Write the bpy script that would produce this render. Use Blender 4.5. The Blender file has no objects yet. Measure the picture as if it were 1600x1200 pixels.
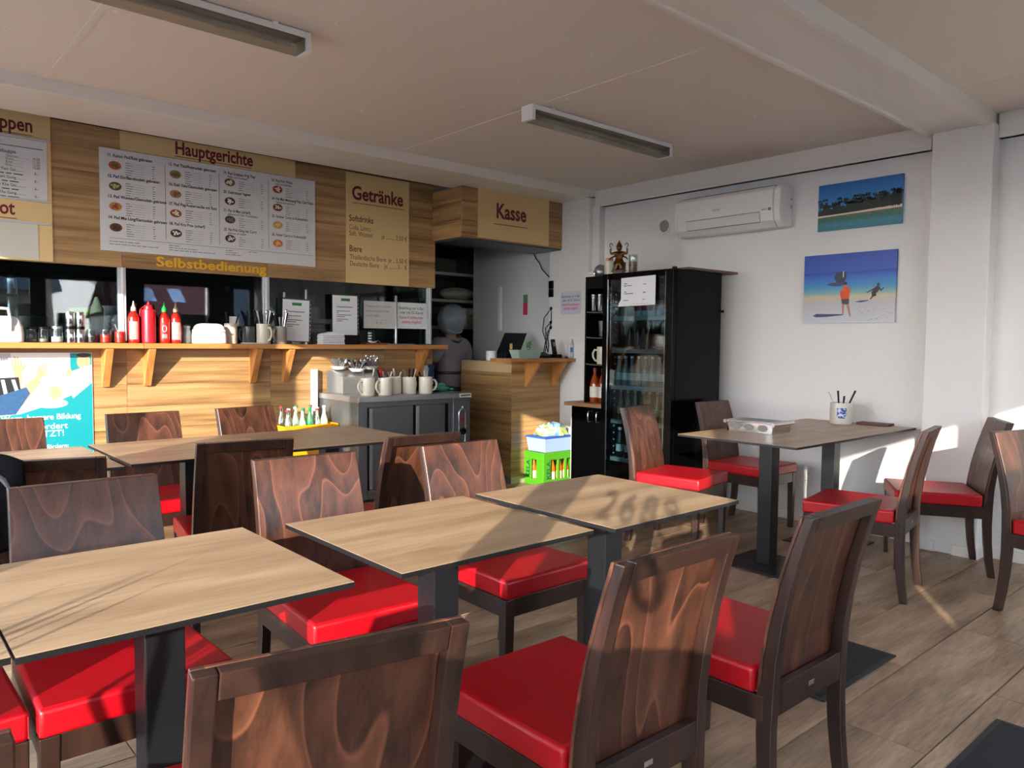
import bpy, math, random
from mathutils import Vector, Matrix, Euler

# ------------------------------------------------------------------ camera, sky, sun, exposure
scene = bpy.context.scene
COL = scene.collection
random.seed(7)
EYE = Vector((0.0, 0.0, 1.30))
YAW, PITCH, ROLL = 0.71973456, 0.05420089, 0.00971941

def cam_matrix():
    B = Matrix(((1, 0, 0), (0, 0, -1), (0, 1, 0)))
    cy, sy, cp, sp, cr, sr = math.cos(YAW), math.sin(YAW), math.cos(PITCH), math.sin(PITCH), math.cos(ROLL), math.sin(ROLL)
    Rz = Matrix(((cy, -sy, 0), (sy, cy, 0), (0, 0, 1)))
    Rp = Matrix(((1, 0, 0), (0, cp, -sp), (0, sp, cp)))
    Rr = Matrix(((cr, -sr, 0), (sr, cr, 0), (0, 0, 1)))
    R = Rr @ Rp @ B @ Rz
    m = Matrix.Identity(4)
    for i in range(3):
        m[i][0] = R[0][i]; m[i][1] = -R[1][i]; m[i][2] = -R[2][i]; m[i][3] = EYE[i]
    return m

cd = bpy.data.cameras.new('camera'); cam = bpy.data.objects.new('camera', cd); COL.objects.link(cam)
cd.sensor_width = 36.0; cd.lens = 1.18232157 * 1000 / 1600 * 36; cd.clip_start = 0.05; cd.clip_end = 300
cam.matrix_world = cam_matrix(); scene.camera = cam

SUN_DIR = Vector((1.0, 0.714, -0.294)).normalized()
sd = bpy.data.lights.new('sun', 'SUN'); sun = bpy.data.objects.new('sun', sd); COL.objects.link(sun)
sd.energy = 8.0; sd.angle = math.radians(0.36); sd.color = (1.0, 0.92, 0.80)
sun.rotation_euler = SUN_DIR.to_track_quat('-Z', 'Y').to_euler(); sun.location = (-6, -5, 5)

w = bpy.data.worlds.new('sky'); scene.world = w; w.use_nodes = True
wn = w.node_tree.nodes; wl = w.node_tree.links
bg = wn['Background']
wtc = wn.new('ShaderNodeTexCoord'); wsp = wn.new('ShaderNodeSeparateXYZ'); wl.new(wtc.outputs['Generated'], wsp.inputs[0])
wr = wn.new('ShaderNodeValToRGB'); we = wr.color_ramp.elements
we[0].position = 0.0; we[0].color = (0.98, 0.97, 0.95, 1); we[1].position = 1.0; we[1].color = (0.22, 0.42, 0.82, 1)
wq = we.new(0.30); wq.color = (0.74, 0.82, 0.95, 1)
wl.new(wsp.outputs['Z'], wr.inputs[0]); wl.new(wr.outputs[0], bg.inputs[0]); bg.inputs[1].default_value = 9.6

vs = scene.view_settings
vs.view_transform = 'Standard'; vs.look = 'None'; vs.gamma = 1.0; vs.use_curve_mapping = False; vs.exposure = 0.74
scene.display_settings.display_device = 'sRGB'
try:
    scene.cycles.max_bounces = 12; scene.cycles.diffuse_bounces = 6; scene.cycles.transparent_max_bounces = 24
    scene.cycles.caustics_reflective = False; scene.cycles.caustics_refractive = False
    scene.cycles.sample_clamp_indirect = 6.0
    scene.cycles.use_denoising = True
except Exception:
    pass

# ------------------------------------------------------------------ helpers
def lin(c):
    out = []
    for v in c[:3]:
        v = v / 255.0
        out.append(v / 12.92 if v <= 0.04045 else ((v + 0.055) / 1.055) ** 2.4)
    return (out[0], out[1], out[2], 1.0)

def newmat(name):
    m = bpy.data.materials.new(name); m.use_nodes = True
    return m, m.node_tree.nodes, m.node_tree.links, m.node_tree.nodes['Principled BSDF']

def M(name, col, rough=0.5, metal=0.0, coat=0.0, spec=0.5, var=0.0, vscale=6.0, bump=0.0, bscale=80.0, emit=0.0):
    m, n, l, p = newmat(name)
    c = lin(col)
    p.inputs['Base Color'].default_value = c
    p.inputs['Roughness'].default_value = rough; p.inputs['Metallic'].default_value = metal
    p.inputs['Coat Weight'].default_value = coat; p.inputs['Specular IOR Level'].default_value = spec
    if emit:
        p.inputs['Emission Color'].default_value = c; p.inputs['Emission Strength'].default_value = emit
    tc = n.new('ShaderNodeTexCoord')
    if var:
        nz = n.new('ShaderNodeTexNoise'); nz.inputs['Scale'].default_value = vscale; nz.inputs['Detail'].default_value = 4
        l.new(tc.outputs['Object'], nz.inputs['Vector'])
        mx = n.new('ShaderNodeMix'); mx.data_type = 'RGBA'
        mx.inputs[6].default_value = tuple(min(1, v * (1 - var)) for v in c[:3]) + (1,)
        mx.inputs[7].default_value = tuple(min(1, v * (1 + var)) for v in c[:3]) + (1,)
        l.new(nz.outputs[0], mx.inputs[0]); l.new(mx.outputs[2], p.inputs['Base Color'])
    if bump:
        nb = n.new('ShaderNodeTexNoise'); nb.inputs['Scale'].default_value = bscale; nb.inputs['Detail'].default_value = 3
        l.new(tc.outputs['Object'], nb.inputs['Vector'])
        b = n.new('ShaderNodeBump'); b.inputs['Strength'].default_value = bump; b.inputs['Distance'].default_value = 0.004
        l.new(nb.outputs[0], b.inputs['Height']); l.new(b.outputs[0], p.inputs['Normal'])
    return m

def wood(name, dark, light, streak=(1.2, 14, 14), fine=(4, 90, 90), rings=0.0, ringscale=(5, 5, 1.1), rough=0.45, coat=0.0, ringamt=0.6, objrand=True, fineamt=0.35, randamt=0.0):
    """laminate / veneer: stretched streaks, fine pores and, with rings, contour-like cathedral grain"""
    m, n, l, p = newmat(name)
    tc = n.new('ShaderNodeTexCoord'); oi = n.new('ShaderNodeObjectInfo')
    off = n.new('ShaderNodeVectorMath'); off.operation = 'MULTIPLY_ADD'
    off.inputs[1].default_value = (17.3, 11.1, 23.7) if objrand else (0, 0, 0)
    l.new(oi.outputs['Random'], off.inputs[0]); l.new(tc.outputs['Object'], off.inputs[2])
    def nz(scale, detail):
        mp = n.new('ShaderNodeMapping'); mp.inputs['Scale'].default_value = scale
        l.new(off.outputs[0], mp.inputs['Vector'])
        t = n.new('ShaderNodeTexNoise'); t.inputs['Scale'].default_value = 1.0; t.inputs['Detail'].default_value = detail; t.inputs['Roughness'].default_value = 0.55
        l.new(mp.outputs[0], t.inputs['Vector']); return t
    a = nz(streak, 4); f = nz(fine, 2)
    mx = n.new('ShaderNodeMath'); mx.operation = 'MULTIPLY_ADD'; mx.inputs[1].default_value = fineamt
    sub = n.new('ShaderNodeMath'); sub.operation = 'SUBTRACT'; sub.inputs[1].default_value = 0.5
    l.new(f.outputs[0], sub.inputs[0]); l.new(sub.outputs[0], mx.inputs[0]); l.new(a.outputs[0], mx.inputs[2])
    val = mx.outputs[0]
    if rings:
        r = nz(ringscale, 1)
        mu = n.new('ShaderNodeMath'); mu.operation = 'MULTIPLY'; mu.inputs[1].default_value = rings; l.new(r.outputs[0], mu.inputs[0])
        fr = n.new('ShaderNodeMath'); fr.operation = 'FRACT'; l.new(mu.outputs[0], fr.inputs[0])
        cr = n.new('ShaderNodeValToRGB'); e = cr.color_ramp.elements
        e[0].position = 0.0; e[0].color = (.62, .62, .62, 1); e[1].position = 1.0; e[1].color = (0.7, 0.7, 0.7, 1)
        k = e.new(0.14); k.color = (0.45, 0.45, 0.45, 1); k = e.new(0.6); k.color = (0.36, 0.36, 0.36, 1); k = e.new(0.90); k.color = (0.28, 0.28, 0.28, 1); k = e.new(0.955); k.color = (0.95, 0.95, 0.95, 1)
        l.new(fr.outputs[0], cr.inputs[0])
        mm = n.new('ShaderNodeMix'); mm.inputs[0].default_value = ringamt
        l.new(val, mm.inputs[2]); l.new(cr.outputs[0], mm.inputs[3]); val = mm.outputs[0]
    if randamt:
        ra = n.new('ShaderNodeMath'); ra.operation = 'MULTIPLY_ADD'; ra.inputs[1].default_value = randamt
        l.new(oi.outputs['Random'], ra.inputs[0]); l.new(val, ra.inputs[2])
        rs = n.new('ShaderNodeMath'); rs.operation = 'SUBTRACT'; rs.inputs[1].default_value = randamt / 2; l.new(ra.outputs[0], rs.inputs[0]); val = rs.outputs[0]
    ramp = n.new('ShaderNodeValToRGB'); e = ramp.color_ramp.elements
    e[0].position = 0.28; e[0].color = lin(dark); e[1].position = 0.72; e[1].color = lin(light)
    l.new(val, ramp.inputs[0]); l.new(ramp.outputs[0], p.inputs['Base Color'])
    p.inputs['Roughness'].default_value = rough; p.inputs['Coat Weight'].default_value = coat; p.inputs['Coat Roughness'].default_value = 0.25
    b = n.new('ShaderNodeBump'); b.inputs['Strength'].default_value = 0.12; b.inputs['Distance'].default_value = 0.002
    l.new(f.outputs[0], b.inputs['Height']); l.new(b.outputs[0], p.inputs['Normal'])
    return m

def glass(name, tint=(255, 255, 255), refl=0.08, rough=0.02, edge=True):
    """thin pane: passes light, mirrors a little"""
    m = bpy.data.materials.new(name); m.use_nodes = True; n = m.node_tree.nodes; l = m.node_tree.links; n.clear()
    o = n.new('ShaderNodeOutputMaterial'); t = n.new('ShaderNodeBsdfTransparent'); t.inputs[0].default_value = lin(tint)
    g = n.new('ShaderNodeBsdfGlossy'); g.inputs['Roughness'].default_value = rough; g.inputs[0].default_value = (1, 1, 1, 1)
    mix = n.new('ShaderNodeMixShader')
    lw = n.new('ShaderNodeLayerWeight'); lw.inputs['Blend'].default_value = 0.25
    ma = n.new('ShaderNodeMath'); ma.operation = 'MULTIPLY_ADD'; ma.inputs[1].default_value = 0.28 if edge else 0.0; ma.inputs[2].default_value = refl
    l.new(lw.outputs['Fresnel'], ma.inputs[0]); l.new(ma.outputs[0], mix.inputs[0])
    l.new(t.outputs[0], mix.inputs[1]); l.new(g.outputs[0], mix.inputs[2]); l.new(mix.outputs[0], o.inputs[0])
    return m

class MB:
    """collects shapes and links them as one mesh object"""
    def __init__(s): s.v = []; s.f = []; s.mi = []; s.cur = 0
    def m(s, i): s.cur = i; return s
    def add(s, vs, fs):
        b = len(s.v); s.v += [tuple(v) for v in vs]
        for f in fs: s.f.append(tuple(b + i for i in f)); s.mi.append(s.cur)
        return s
    def box(s, x0, x1, y0, y1, z0, z1):
        return s.hexa([(x0, y0, z0), (x1, y0, z0), (x1, y1, z0), (x0, y1, z0), (x0, y0, z1), (x1, y0, z1), (x1, y1, z1), (x0, y1, z1)])
    def hexa(s, p):
        return s.add(p, [(0, 3, 2, 1), (4, 5, 6, 7), (0, 1, 5, 4), (1, 2, 6, 5), (2, 3, 7, 6), (3, 0, 4, 7)])
    def poly(s, pts, z=0.0): return s.add([(p[0], p[1], z) for p in pts], [tuple(range(len(pts)))])
    def rect(s, x0, y0, x1, y1, z=0.0): return s.poly([(x0, y0), (x1, y0), (x1, y1), (x0, y1)], z)
    def ell(s, cx, cy, rx, ry, z=0.0, n=16): return s.poly([(cx + rx * math.cos(2 * math.pi * i / n), cy + ry * math.sin(2 * math.pi * i / n)) for i in range(n)], z)
    def prism(s, pts, axis, a, b):
        """extrude a 2D outline along axis x, y or z from a to b"""
        def P(u, v, w_): return {'x': (w_, u, v), 'y': (u, w_, v), 'z': (u, v, w_)}[axis]
        n = len(pts); vs = [P(u, v, a) for u, v in pts] + [P(u, v, b) for u, v in pts]
        fs = [tuple(range(n))[::-1], tuple(range(n, 2 * n))] + [(i, (i + 1) % n, n + (i + 1) % n, n + i) for i in range(n)]
        return s.add(vs, fs)
    def lathe(s, prof, n=20, c=(0, 0, 0), caps=True):
        vs = []; fs = []
        for r, z in prof:
            for i in range(n):
                a = 2 * math.pi * i / n; vs.append((c[0] + r * math.cos(a), c[1] + r * math.sin(a), c[2] + z))
        for k in range(len(prof) - 1):
            for i in range(n):
                j = (i + 1) % n; fs.append((k * n + i, k * n + j, (k + 1) * n + j, (k + 1) * n + i))
        if caps:
            fs.append(tuple(range(n))[::-1]); q = (len(prof) - 1) * n; fs.append(tuple(range(q, q + n)))
        return s.add(vs, fs)
    def tube(s, pts, r, n=8, closed=False):
        pts = [Vector(p) for p in pts]; N = len(pts); vs = []; fs = []
        rr = r if isinstance(r, (list, tuple)) else [r] * N
        up = None
        for i, p in enumerate(pts):
            if closed: d = pts[(i + 1) % N] - pts[i - 1]
            else: d = pts[min(i + 1, N - 1)] - pts[max(i - 1, 0)]
            d.normalize()
            if up is None:
                up = Vector((0, 0, 1)) if abs(d.z) < 0.9 else Vector((1, 0, 0))
            a = d.cross(up)
            if a.length < 1e-5: a = d.cross(Vector((0.3, 1, 0.2)))
            a.normalize(); b = a.cross(d); up = b
            for k in range(n):
                t = 2 * math.pi * k / n; vs.append(p + (a * math.cos(t) + b * math.sin(t)) * rr[i])
        M_ = N if closed else N - 1
        for i in range(M_):
            i2 = (i + 1) % N
            for k in range(n):
                k2 = (k + 1) % n; fs.append((i * n + k, i * n + k2, i2 * n + k2, i2 * n + k))
        if not closed:
            fs.append(tuple(range(n))[::-1]); fs.append(tuple(range((N - 1) * n, N * n)))
        return s.add(vs, fs)
    def sphere(s, c, r, n=12, m=8):
        if not isinstance(r, (tuple, list)): r = (r, r, r)
        prof = []
        vs = [(c[0], c[1], c[2] - r[2])]; fs = []
        for k in range(1, m):
            t = math.pi * k / m
            for i in range(n):
                a = 2 * math.pi * i / n
                vs.append((c[0] + r[0] * math.sin(t) * math.cos(a), c[1] + r[1] * math.sin(t) * math.sin(a), c[2] - r[2] * math.cos(t)))
        vs.append((c[0], c[1], c[2] + r[2])); top = len(vs) - 1
        for i in range(n): fs.append((0, 1 + (i + 1) % n, 1 + i)); fs.append((top, 1 + (m - 2) * n + i, 1 + (m - 2) * n + (i + 1) % n))
        for k in range(m - 2):
            for i in range(n):
                j = (i + 1) % n; fs.append((1 + k * n + i, 1 + k * n + j, 1 + (k + 1) * n + j, 1 + (k + 1) * n + i))
        return s.add(vs, fs)
    def build(s, name, mats, parent=None, bevel=0.0, seg=2, smooth=None, loc=None, rot=None, sub=0):
        me = bpy.data.meshes.new(name); me.from_pydata(s.v, [], s.f)
        if not isinstance(mats, (list, tuple)): mats = [mats]
        for mm in mats: me.materials.append(mm)
        if len(mats) > 1: me.polygons.foreach_set('material_index', s.mi)
        if smooth is not None:
            me.polygons.foreach_set('use_smooth', [True] * len(me.polygons)); me.set_sharp_from_angle(angle=math.radians(smooth))
        me.update()
        o = bpy.data.objects.new(name, me); COL.objects.link(o)
        if parent is not None: o.parent = parent
        if loc is not None: o.location = loc
        if rot is not None: o.rotation_euler = rot
        if bevel:
            md = o.modifiers.new('bevel', 'BEVEL'); md.width = bevel; md.segments = seg; md.limit_method = 'ANGLE'; md.angle_limit = math.radians(35)
        if sub:
            md = o.modifiers.new('subdivision', 'SUBSURF'); md.levels = sub; md.render_levels = sub
        return o

def tag(o, label=None, cat=None, group=None, kind=None):
    if label: o['label'] = label
    if cat: o['category'] = cat
    if group: o['group'] = group
    if kind: o['kind'] = kind
    return o

def thing(name, label, cat, loc=(0, 0, 0), rz=0.0, group=None, rot=None):
    o = bpy.data.objects.new(name, None); COL.objects.link(o); o.location = loc; o.empty_display_size = 0.05
    o.rotation_euler = rot if rot else (0, 0, math.radians(rz))
    return tag(o, label, cat, group)

def struct(name, mb, mat, bevel=0.0, parent=None):
    o = mb.build(name, mat, parent, bevel=bevel)
    if parent is None: o['kind'] = 'structure'
    return o

KIDS = {}
def dup(root, loc, rz=0.0, label=None, group=None, rot=None):
    """a copy of a thing with copies of its parts and sub-parts"""
    r = root.copy(); COL.objects.link(r); r.location = loc; r.rotation_euler = rot if rot else (0, 0, math.radians(rz))
    if label: r['label'] = label
    if group: r['group'] = group
    if root.name not in KIDS: KIDS[root.name] = [(c, list(c.children)) for c in root.children]
    for ch, gs in KIDS[root.name]:
        c = ch.copy(); COL.objects.link(c); c.parent = r
        for g in gs:
            d = g.copy(); COL.objects.link(d); d.parent = c
    return r

_fc = {}
def text_mesh(mb, s, x, y, size, bold=0.0, sx=1.0, align='LEFT', z=0.0):
    """adds flat lettering lying in the XY plane to a mesh builder"""
    key = bold
    if key not in _fc:
        c = bpy.data.curves.new('lettering', 'FONT'); c.offset = bold; c.resolution_u = 3
        _fc[key] = (c, bpy.data.objects.new('lettering', c))
    c, o = _fc[key]; c.body = s; c.size = 1.0
    me = bpy.data.meshes.new_from_object(o)
    vs = [(v.co.x * size * sx, v.co.y * size) for v in me.vertices]; fs = [tuple(p.vertices) for p in me.polygons]
    bpy.data.meshes.remove(me)
    if vs:
        wd = max(v[0] for v in vs)
        dx = {'LEFT': 0, 'CENTER': -wd / 2, 'RIGHT': -wd}[align]
        mb.add([(x + v[0] + dx, y + v[1], z) for v in vs], fs)
    return mb

FACE_NY = (math.radians(90), 0, 0)                       # a flat thing that looks towards -Y
FACE_NX = (math.radians(90), 0, math.radians(-90))       # a flat thing that looks towards -X

# ------------------------------------------------------------------ materials
WALL = M('white wall paint', (226, 224, 220), 0.75, bump=0.25, bscale=160)
WALLT = M('white lacquered trim', (228, 225, 216), 0.45)
CEIL = M('off white ceiling panel', (226, 217, 204), 0.6, var=0.03, vscale=1.5)
BEAM = M('white lacquered beam', (232, 227, 217), 0.4)
DARKGAP = M('dark gap', (18, 17, 16), 0.8)
OAK = wood('light oak laminate', (124, 88, 50), (196, 157, 106), streak=(0.9, 9, 22), fine=(3, 60, 110), rough=0.42, fineamt=0.25, randamt=0.1)
OAKY = wood('light oak laminate along depth', (124, 88, 50), (196, 157, 106), streak=(9, 0.9, 22), fine=(60, 3, 110), rough=0.42, fineamt=0.25, randamt=0.1)
OAKEDGE = M('laminate joint', (205, 176, 130), 0.5)
SHELFW = wood('warm pine board', (170, 108, 52), (206, 146, 82), streak=(0.8, 20, 20), fine=(3, 80, 80), rough=0.4, coat=0.2, fineamt=0.3)
SHELFV = wood('warm pine bracket', (170, 108, 52), (206, 146, 82), streak=(20, 20, 1.5), fine=(80, 80, 5), rough=0.4, fineamt=0.3)
TABLE = wood('greige oak compact laminate', (144, 116, 88), (186, 157, 124), streak=(1.3, 11, 3), fine=(8, 130, 20), rough=0.38, fineamt=0.45)
EDGE = M('black compact edge', (16, 16, 17), 0.45)
CHAIRW = wood('dark stained beech veneer', (24, 13, 10), (116, 70, 49), streak=(22, 22, 1.4), fine=(160, 160, 6), rings=11.0, ringscale=(4.6, 4.6, 0.62), ringamt=0.5, rough=0.4, coat=0.05, fineamt=0.3)
CHAIRF = wood('dark stained beech frame', (26, 15, 12), (60, 37, 28), streak=(18, 18, 2), fine=(120, 120, 8), rough=0.36, coat=0.15, fineamt=0.3)
RED = M('red leatherette', (176, 6, 22), 0.38, spec=0.5, bump=0.12, bscale=260)
SEAM = M('red stitching', (224, 40, 48), 0.5)
BLKM = M('black powder coated steel', (20, 22, 25), 0.36, spec=0.4, var=0.06)
MATR = M('black rubber mat', (30, 33, 33), 0.85, bump=0.5, bscale=300, var=0.2, vscale=40)
MATB = M('mat border', (44, 47, 47), 0.8)
STEEL = M('brushed stainless steel', (178, 179, 181), 0.30, metal=0.8, var=0.05)
STEELD = M('dull stainless door', (120, 123, 127), 0.34, metal=0.75, var=0.05)
ALU = M('white grey aluminium profile', (196, 198, 198), 0.4, metal=0.2)
CHROME = M('chrome', (220, 220, 222), 0.12, metal=1.0)
BLKP = M('black plastic', (7, 7, 8), 0.4, spec=0.18)
BLKG = M('black gloss lacquer', (4, 4, 5), 0.2, spec=0.10)
WHP = M('white plastic', (232, 232, 229), 0.38)
WHPAP = M('white paper', (226, 227, 229), 0.7)
PAPL = M('pale lilac paper', (206, 206, 222), 0.7)
CREAM = M('cream signboard', (222, 190, 132), 0.5)
MAROON = M('maroon lettering', (108, 14, 30), 0.5)
INK = M('black print', (28, 26, 28), 0.6)
INKG = M('grey print', (110, 108, 108), 0.6)
GOLDL = M('ochre lettering', (226, 172, 24), 0.45)
GREENP = M('green print', (44, 120, 72), 0.6)
REDP = M('red print', (206, 34, 62), 0.6)
MENU = M('white menu board', (214, 212, 212), 0.45)
STONE = M('cream stoneware', (206, 196, 176), 0.3, var=0.05)
STONEG = M('grey stoneware', (150, 142, 128), 0.35, var=0.08)
STONEI = M('dark mug inside', (90, 84, 74), 0.5)
PANE = glass('window pane', refl=0.05)
KGLASS = glass('kitchen hatch glass', (200, 210, 212), refl=0.03)
FGLASS = glass('fridge door glass', (190, 208, 212), refl=0.03)
DGLASS = glass('drinking glass', (236, 242, 242), refl=0.05, rough=0.04)
FLOORM = wood('wood look floor tile', (116, 92, 69), (180, 152, 122), streak=(1.6, 9, 3), fine=(9, 90, 20), rough=0.4, fineamt=0.5, randamt=0.12)
GROUT = M('dark floor joint', (20, 17, 15), 0.9)
KDARK = M('dark kitchen wall', (70, 72, 72), 0.7)
KGREY = M('grey kitchen wall', (118, 116, 112), 0.6)
KWHITE = M('white kitchen wall panel', (206, 206, 204), 0.35)

def C(name, rgb, rough=0.45, **k):
    key = ('c', rgb, rough)
    if key not in _fc: _fc[key] = M(name, rgb, rough, **k)
    return _fc[key]

# ------------------------------------------------------------------ the room
H = 2.714
# floor: tiles laid in rows along X
fl = struct('floor', MB().box(-1.2, 6.75, -1.7, 7.75, -0.08, -0.010), GROUT)
tile_m = MB().box(0, 1.2725, 0, 0.3157, -0.010, 0.0)
tile0 = None
half = {}
row_y0 = 0.8905
for r in range(-8, 22):
    y = row_y0 + 0.3217 * r
    if y < -1.7 or y > 7.5: continue
    off = 2.555 + (0.0 if r % 2 == 0 else 0.64)
    x = off - 1.2765 * 5
    while x < 6.7:
        if x + 1.27 > -1.2:
            if tile0 is None:
                tile0 = tile_m.build('floor_tile', FLOORM, fl); t = tile0
            else:
                t = tile0.copy(); COL.objects.link(t)
            t.location = (x, y, 0)
        x += 1.2765

# ceiling: panels with seams, screws
ce = struct('ceiling', MB().box(-1.2, 5.6, -1.7, 5.6, H + 0.012, H + 0.06), DARKGAP)
for (x0, x1) in ((-1.2, 0.857), (0.863, 3.127), (3.133, 5.40)):
    MB().box(x0, x1, 1.90, 4.845, H, H + 0.012).build('ceiling_panel', CEIL, ce)
    if x0 > 0: MB().box(x0 - 0.02, x0 + 0.012, 1.93, 4.84, H - 0.003, H).build('seam_strip', CEIL, ce)
for (x0, x1) in ((-1.2, 0.9), (0.905, 2.9), (2.905, 4.6), (4.605, 5.45)):
    MB().box(x0, x1, -1.7, 1.60, H - 0.004, H + 0.012).build('ceiling_panel', CEIL, ce)
scr0 = None
for i in range(17):
    for j in range(6):
        x = -0.55 + 0.37 * i + random.uniform(-0.03, 0.03); y = 2.08 + 0.53 * j + random.uniform(-0.02, 0.02)
        if x > 5.2 or random.random() < 0.3: continue
        if scr0 is None:
            scr0 = MB().lathe([(0.0105, -0.003), (0.0105, 0.0)], 10).build('ceiling_screw', WHP, ce); s_ = scr0
        else:
            s_ = scr0.copy(); COL.objects.link(s_)
        s_.location = (x, y, H)

# cross beams (container frames)
bb = MB(); bb.box(-1.2, 5.29, 4.84, 5.36, 2.637, H + 0.01)
struct('trim_1', bb, BEAM, bevel=0.006)
struct('trim_10', MB().box(-1.2, 3.975, 5.363, 5.60, 2.735, 2.80), DARKGAP)
nb = MB(); nb.box(-1.2, 5.29, 1.625, 1.935, 2.642, H + 0.01); nb.box(-1.2, 5.29, 1.578, 1.625, 2.630, H + 0.01)
nb.box(-1.2, 5.29, 1.915, 1.945, 2.628, 2.660)
struct('trim_2', nb, BEAM, bevel=0.004)

# right wall with its steel posts
struct('wall_right', MB().box(5.29, 5.45, -1.7, 4.86, 0, H + 0.02), WALL)
struct('trim_3', MB().box(5.17, 5.30, 1.562, 1.906, 0, 2.642), WALL, bevel=0.006)
pb = MB(); pb.box(5.17, 5.45, 4.84, 5.36, 0, 2.66); pb.box(5.215, 5.30, 4.755, 4.84, 0, 2.56)
struct('trim_4', pb, WALL, bevel=0.005)
tr = MB(); tr.box(5.245, 5.30, 1.935, 4.84, 2.56, H); tr.box(5.235, 5.30, 1.935, 4.84, 2.56, 2.585)
struct('trim_5', tr, WALLT, bevel=0.004)
tr = MB(); tr.box(5.245, 5.30, -1.6, 1.562, 2.56, H - 0.004); tr.box(5.235, 5.30, -1.6, 1.562, 2.56, 2.585)
struct('trim_6', tr, WALLT, bevel=0.004)
b_ = MB().box(5.278, 5.295, 1.95, 3.30, 0, 0.068)
struct('baseboard_right', b_, WALLT, bevel=0.003)
b_ = MB(); b_.box(5.158, 5.175, 1.80, 1.908, 0, 0.068); b_.box(5.158, 5.175, 1.556, 1.70, 0, 0.068); b_.box(5.158, 5.30, 1.550, 1.560, 0, 0.068)
struct('baseboard_1', b_, WALLT, bevel=0.003)
struct('baseboard_2', MB().box(5.276, 5.295, -1.6, 1.55, 0, 0.068), WALLT, bevel=0.003)

# glazed fronts: behind the camera (front) and to its left
ff = MB(); FY0, FY1 = -1.62, -1.50
ff.box(-1.2, 5.5, FY0, FY1, -0.05, 1.10); ff.box(2.02, 5.5, FY0, FY1, 1.10, 1.22); ff.box(-1.2, 5.5, FY0, FY1, 2.20, H + 0.02)
for a, b in ((-1.2, -0.80), (0.69, 0.88), (2.02, 2.16), (3.19, 3.50), (4.56, 4.92), (5.25, 5.5)): ff.box(a, b, FY0, FY1, 1.10, 2.20)
struct('wall_front', ff, M('anthracite facade', (44, 47, 47), 0.6))
k = 1
for a, b in ((-0.80, 0.69), (0.88, 2.02), (2.16, 3.19), (3.50, 4.56), (4.92, 5.25)):
    zs = 1.10 if b < 2.1 else 1.22; fr = MB(); fr.box(a, b, FY0 + 0.02, FY1 - 0.02, zs, zs + 0.03); fr.box(a, b, FY0 + 0.02, FY1 - 0.02, 2.17, 2.20); fr.box(a, a + 0.03, FY0 + 0.02, FY1 - 0.02, zs + 0.03, 2.17); fr.box(b - 0.03, b, FY0 + 0.02, FY1 - 0.02, zs + 0.03, 2.17)
    wf = struct('window_%d' % k, fr, M('anthracite window frame', (52, 55, 58), 0.5)); k += 1
    MB().box(a + 0.03, b - 0.03, -1.565, -1.558, zs + 0.03, 2.17).build('window_pane', PANE, wf)
for a, b, lab in ((-0.77, -0.065, 'added white panel blocking sun behind the first front window, left of its slit'), (0.0, 0.66, 'added white panel blocking sun behind the first front window, right of its slit'), (0.91, 1.99, 'added white panel blocking sun behind the second front window')):
    tag(MB().box(a, b, -1.536, -1.533, 1.13, 1.80).build('window_blind', WHPAP), lab, 'blind')  # unseen panels added to block low sun; the slit lets one streak through
lf = MB(); LX0, LX1 = -1.12, -1.0; LH = 2.365
lf.box(LX0, LX1, -1.62, 7.6, LH, H + 0.02); lf.box(LX0, LX1, -1.62, 7.6, -0.05, 0.10)
L_OPEN = ((-0.98, -0.24), (-0.146, 1.15), (2.27, 3.03), (3.18, 5.30))  # unseen; wide pier after the second opening is added to cast shade
prev = -1.62
for a, b in L_OPEN: lf.box(LX0, LX1, prev, a, 0.10, LH); prev = b
lf.box(LX0, LX1, prev, 7.6, 0.10, LH); lf.box(LX0, LX1, -0.98, -0.24, 0.10, 1.27)
struct('wall_left', lf, WALL)
for a, b in L_OPEN:
    fr = MB(); fr.box(LX0 + 0.03, LX1 - 0.02, a, a + 0.03, 0.10, LH); fr.box(LX0 + 0.03, LX1 - 0.02, b - 0.03, b, 0.10, LH); zs = 1.27 if a < -0.5 else 0.10; fr.box(LX0 + 0.03, LX1 - 0.02, a, b, zs, zs + 0.05); fr.box(LX0 + 0.03, LX1 - 0.02, a, b, LH - 0.03, LH)
    wf = struct('window_%d' % k, fr, M('anthracite door frame', (52, 55, 58), 0.5)); k += 1
    MB().box(-1.062, -1.056, a + 0.03, b - 0.03, zs + 0.05, LH - 0.03).build('window_pane', PANE, wf)
# phone digits stuck on the left glazing (their shadow falls on tables and chairs)
wlt = thing('window_lettering', 'dark vinyl phone digits stuck on the left glass front, outside the picture', 'lettering', (-1.066, -0.42, 1.585), rot=FACE_NX)
for ch_, dx, dy, sz in (('2', 0.0, 0.0, .15), ('6', .082, 0.005, .15), ('8', .165, 0.01, .15), ('9', .248, 0.015, .15), ('0', .085, -.165, .185), ('0', .205, -.165, .185)):
    text_mesh(MB(), ch_, dx, dy, sz, 0.030, 0.88).build('digit', INK, wlt)

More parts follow.
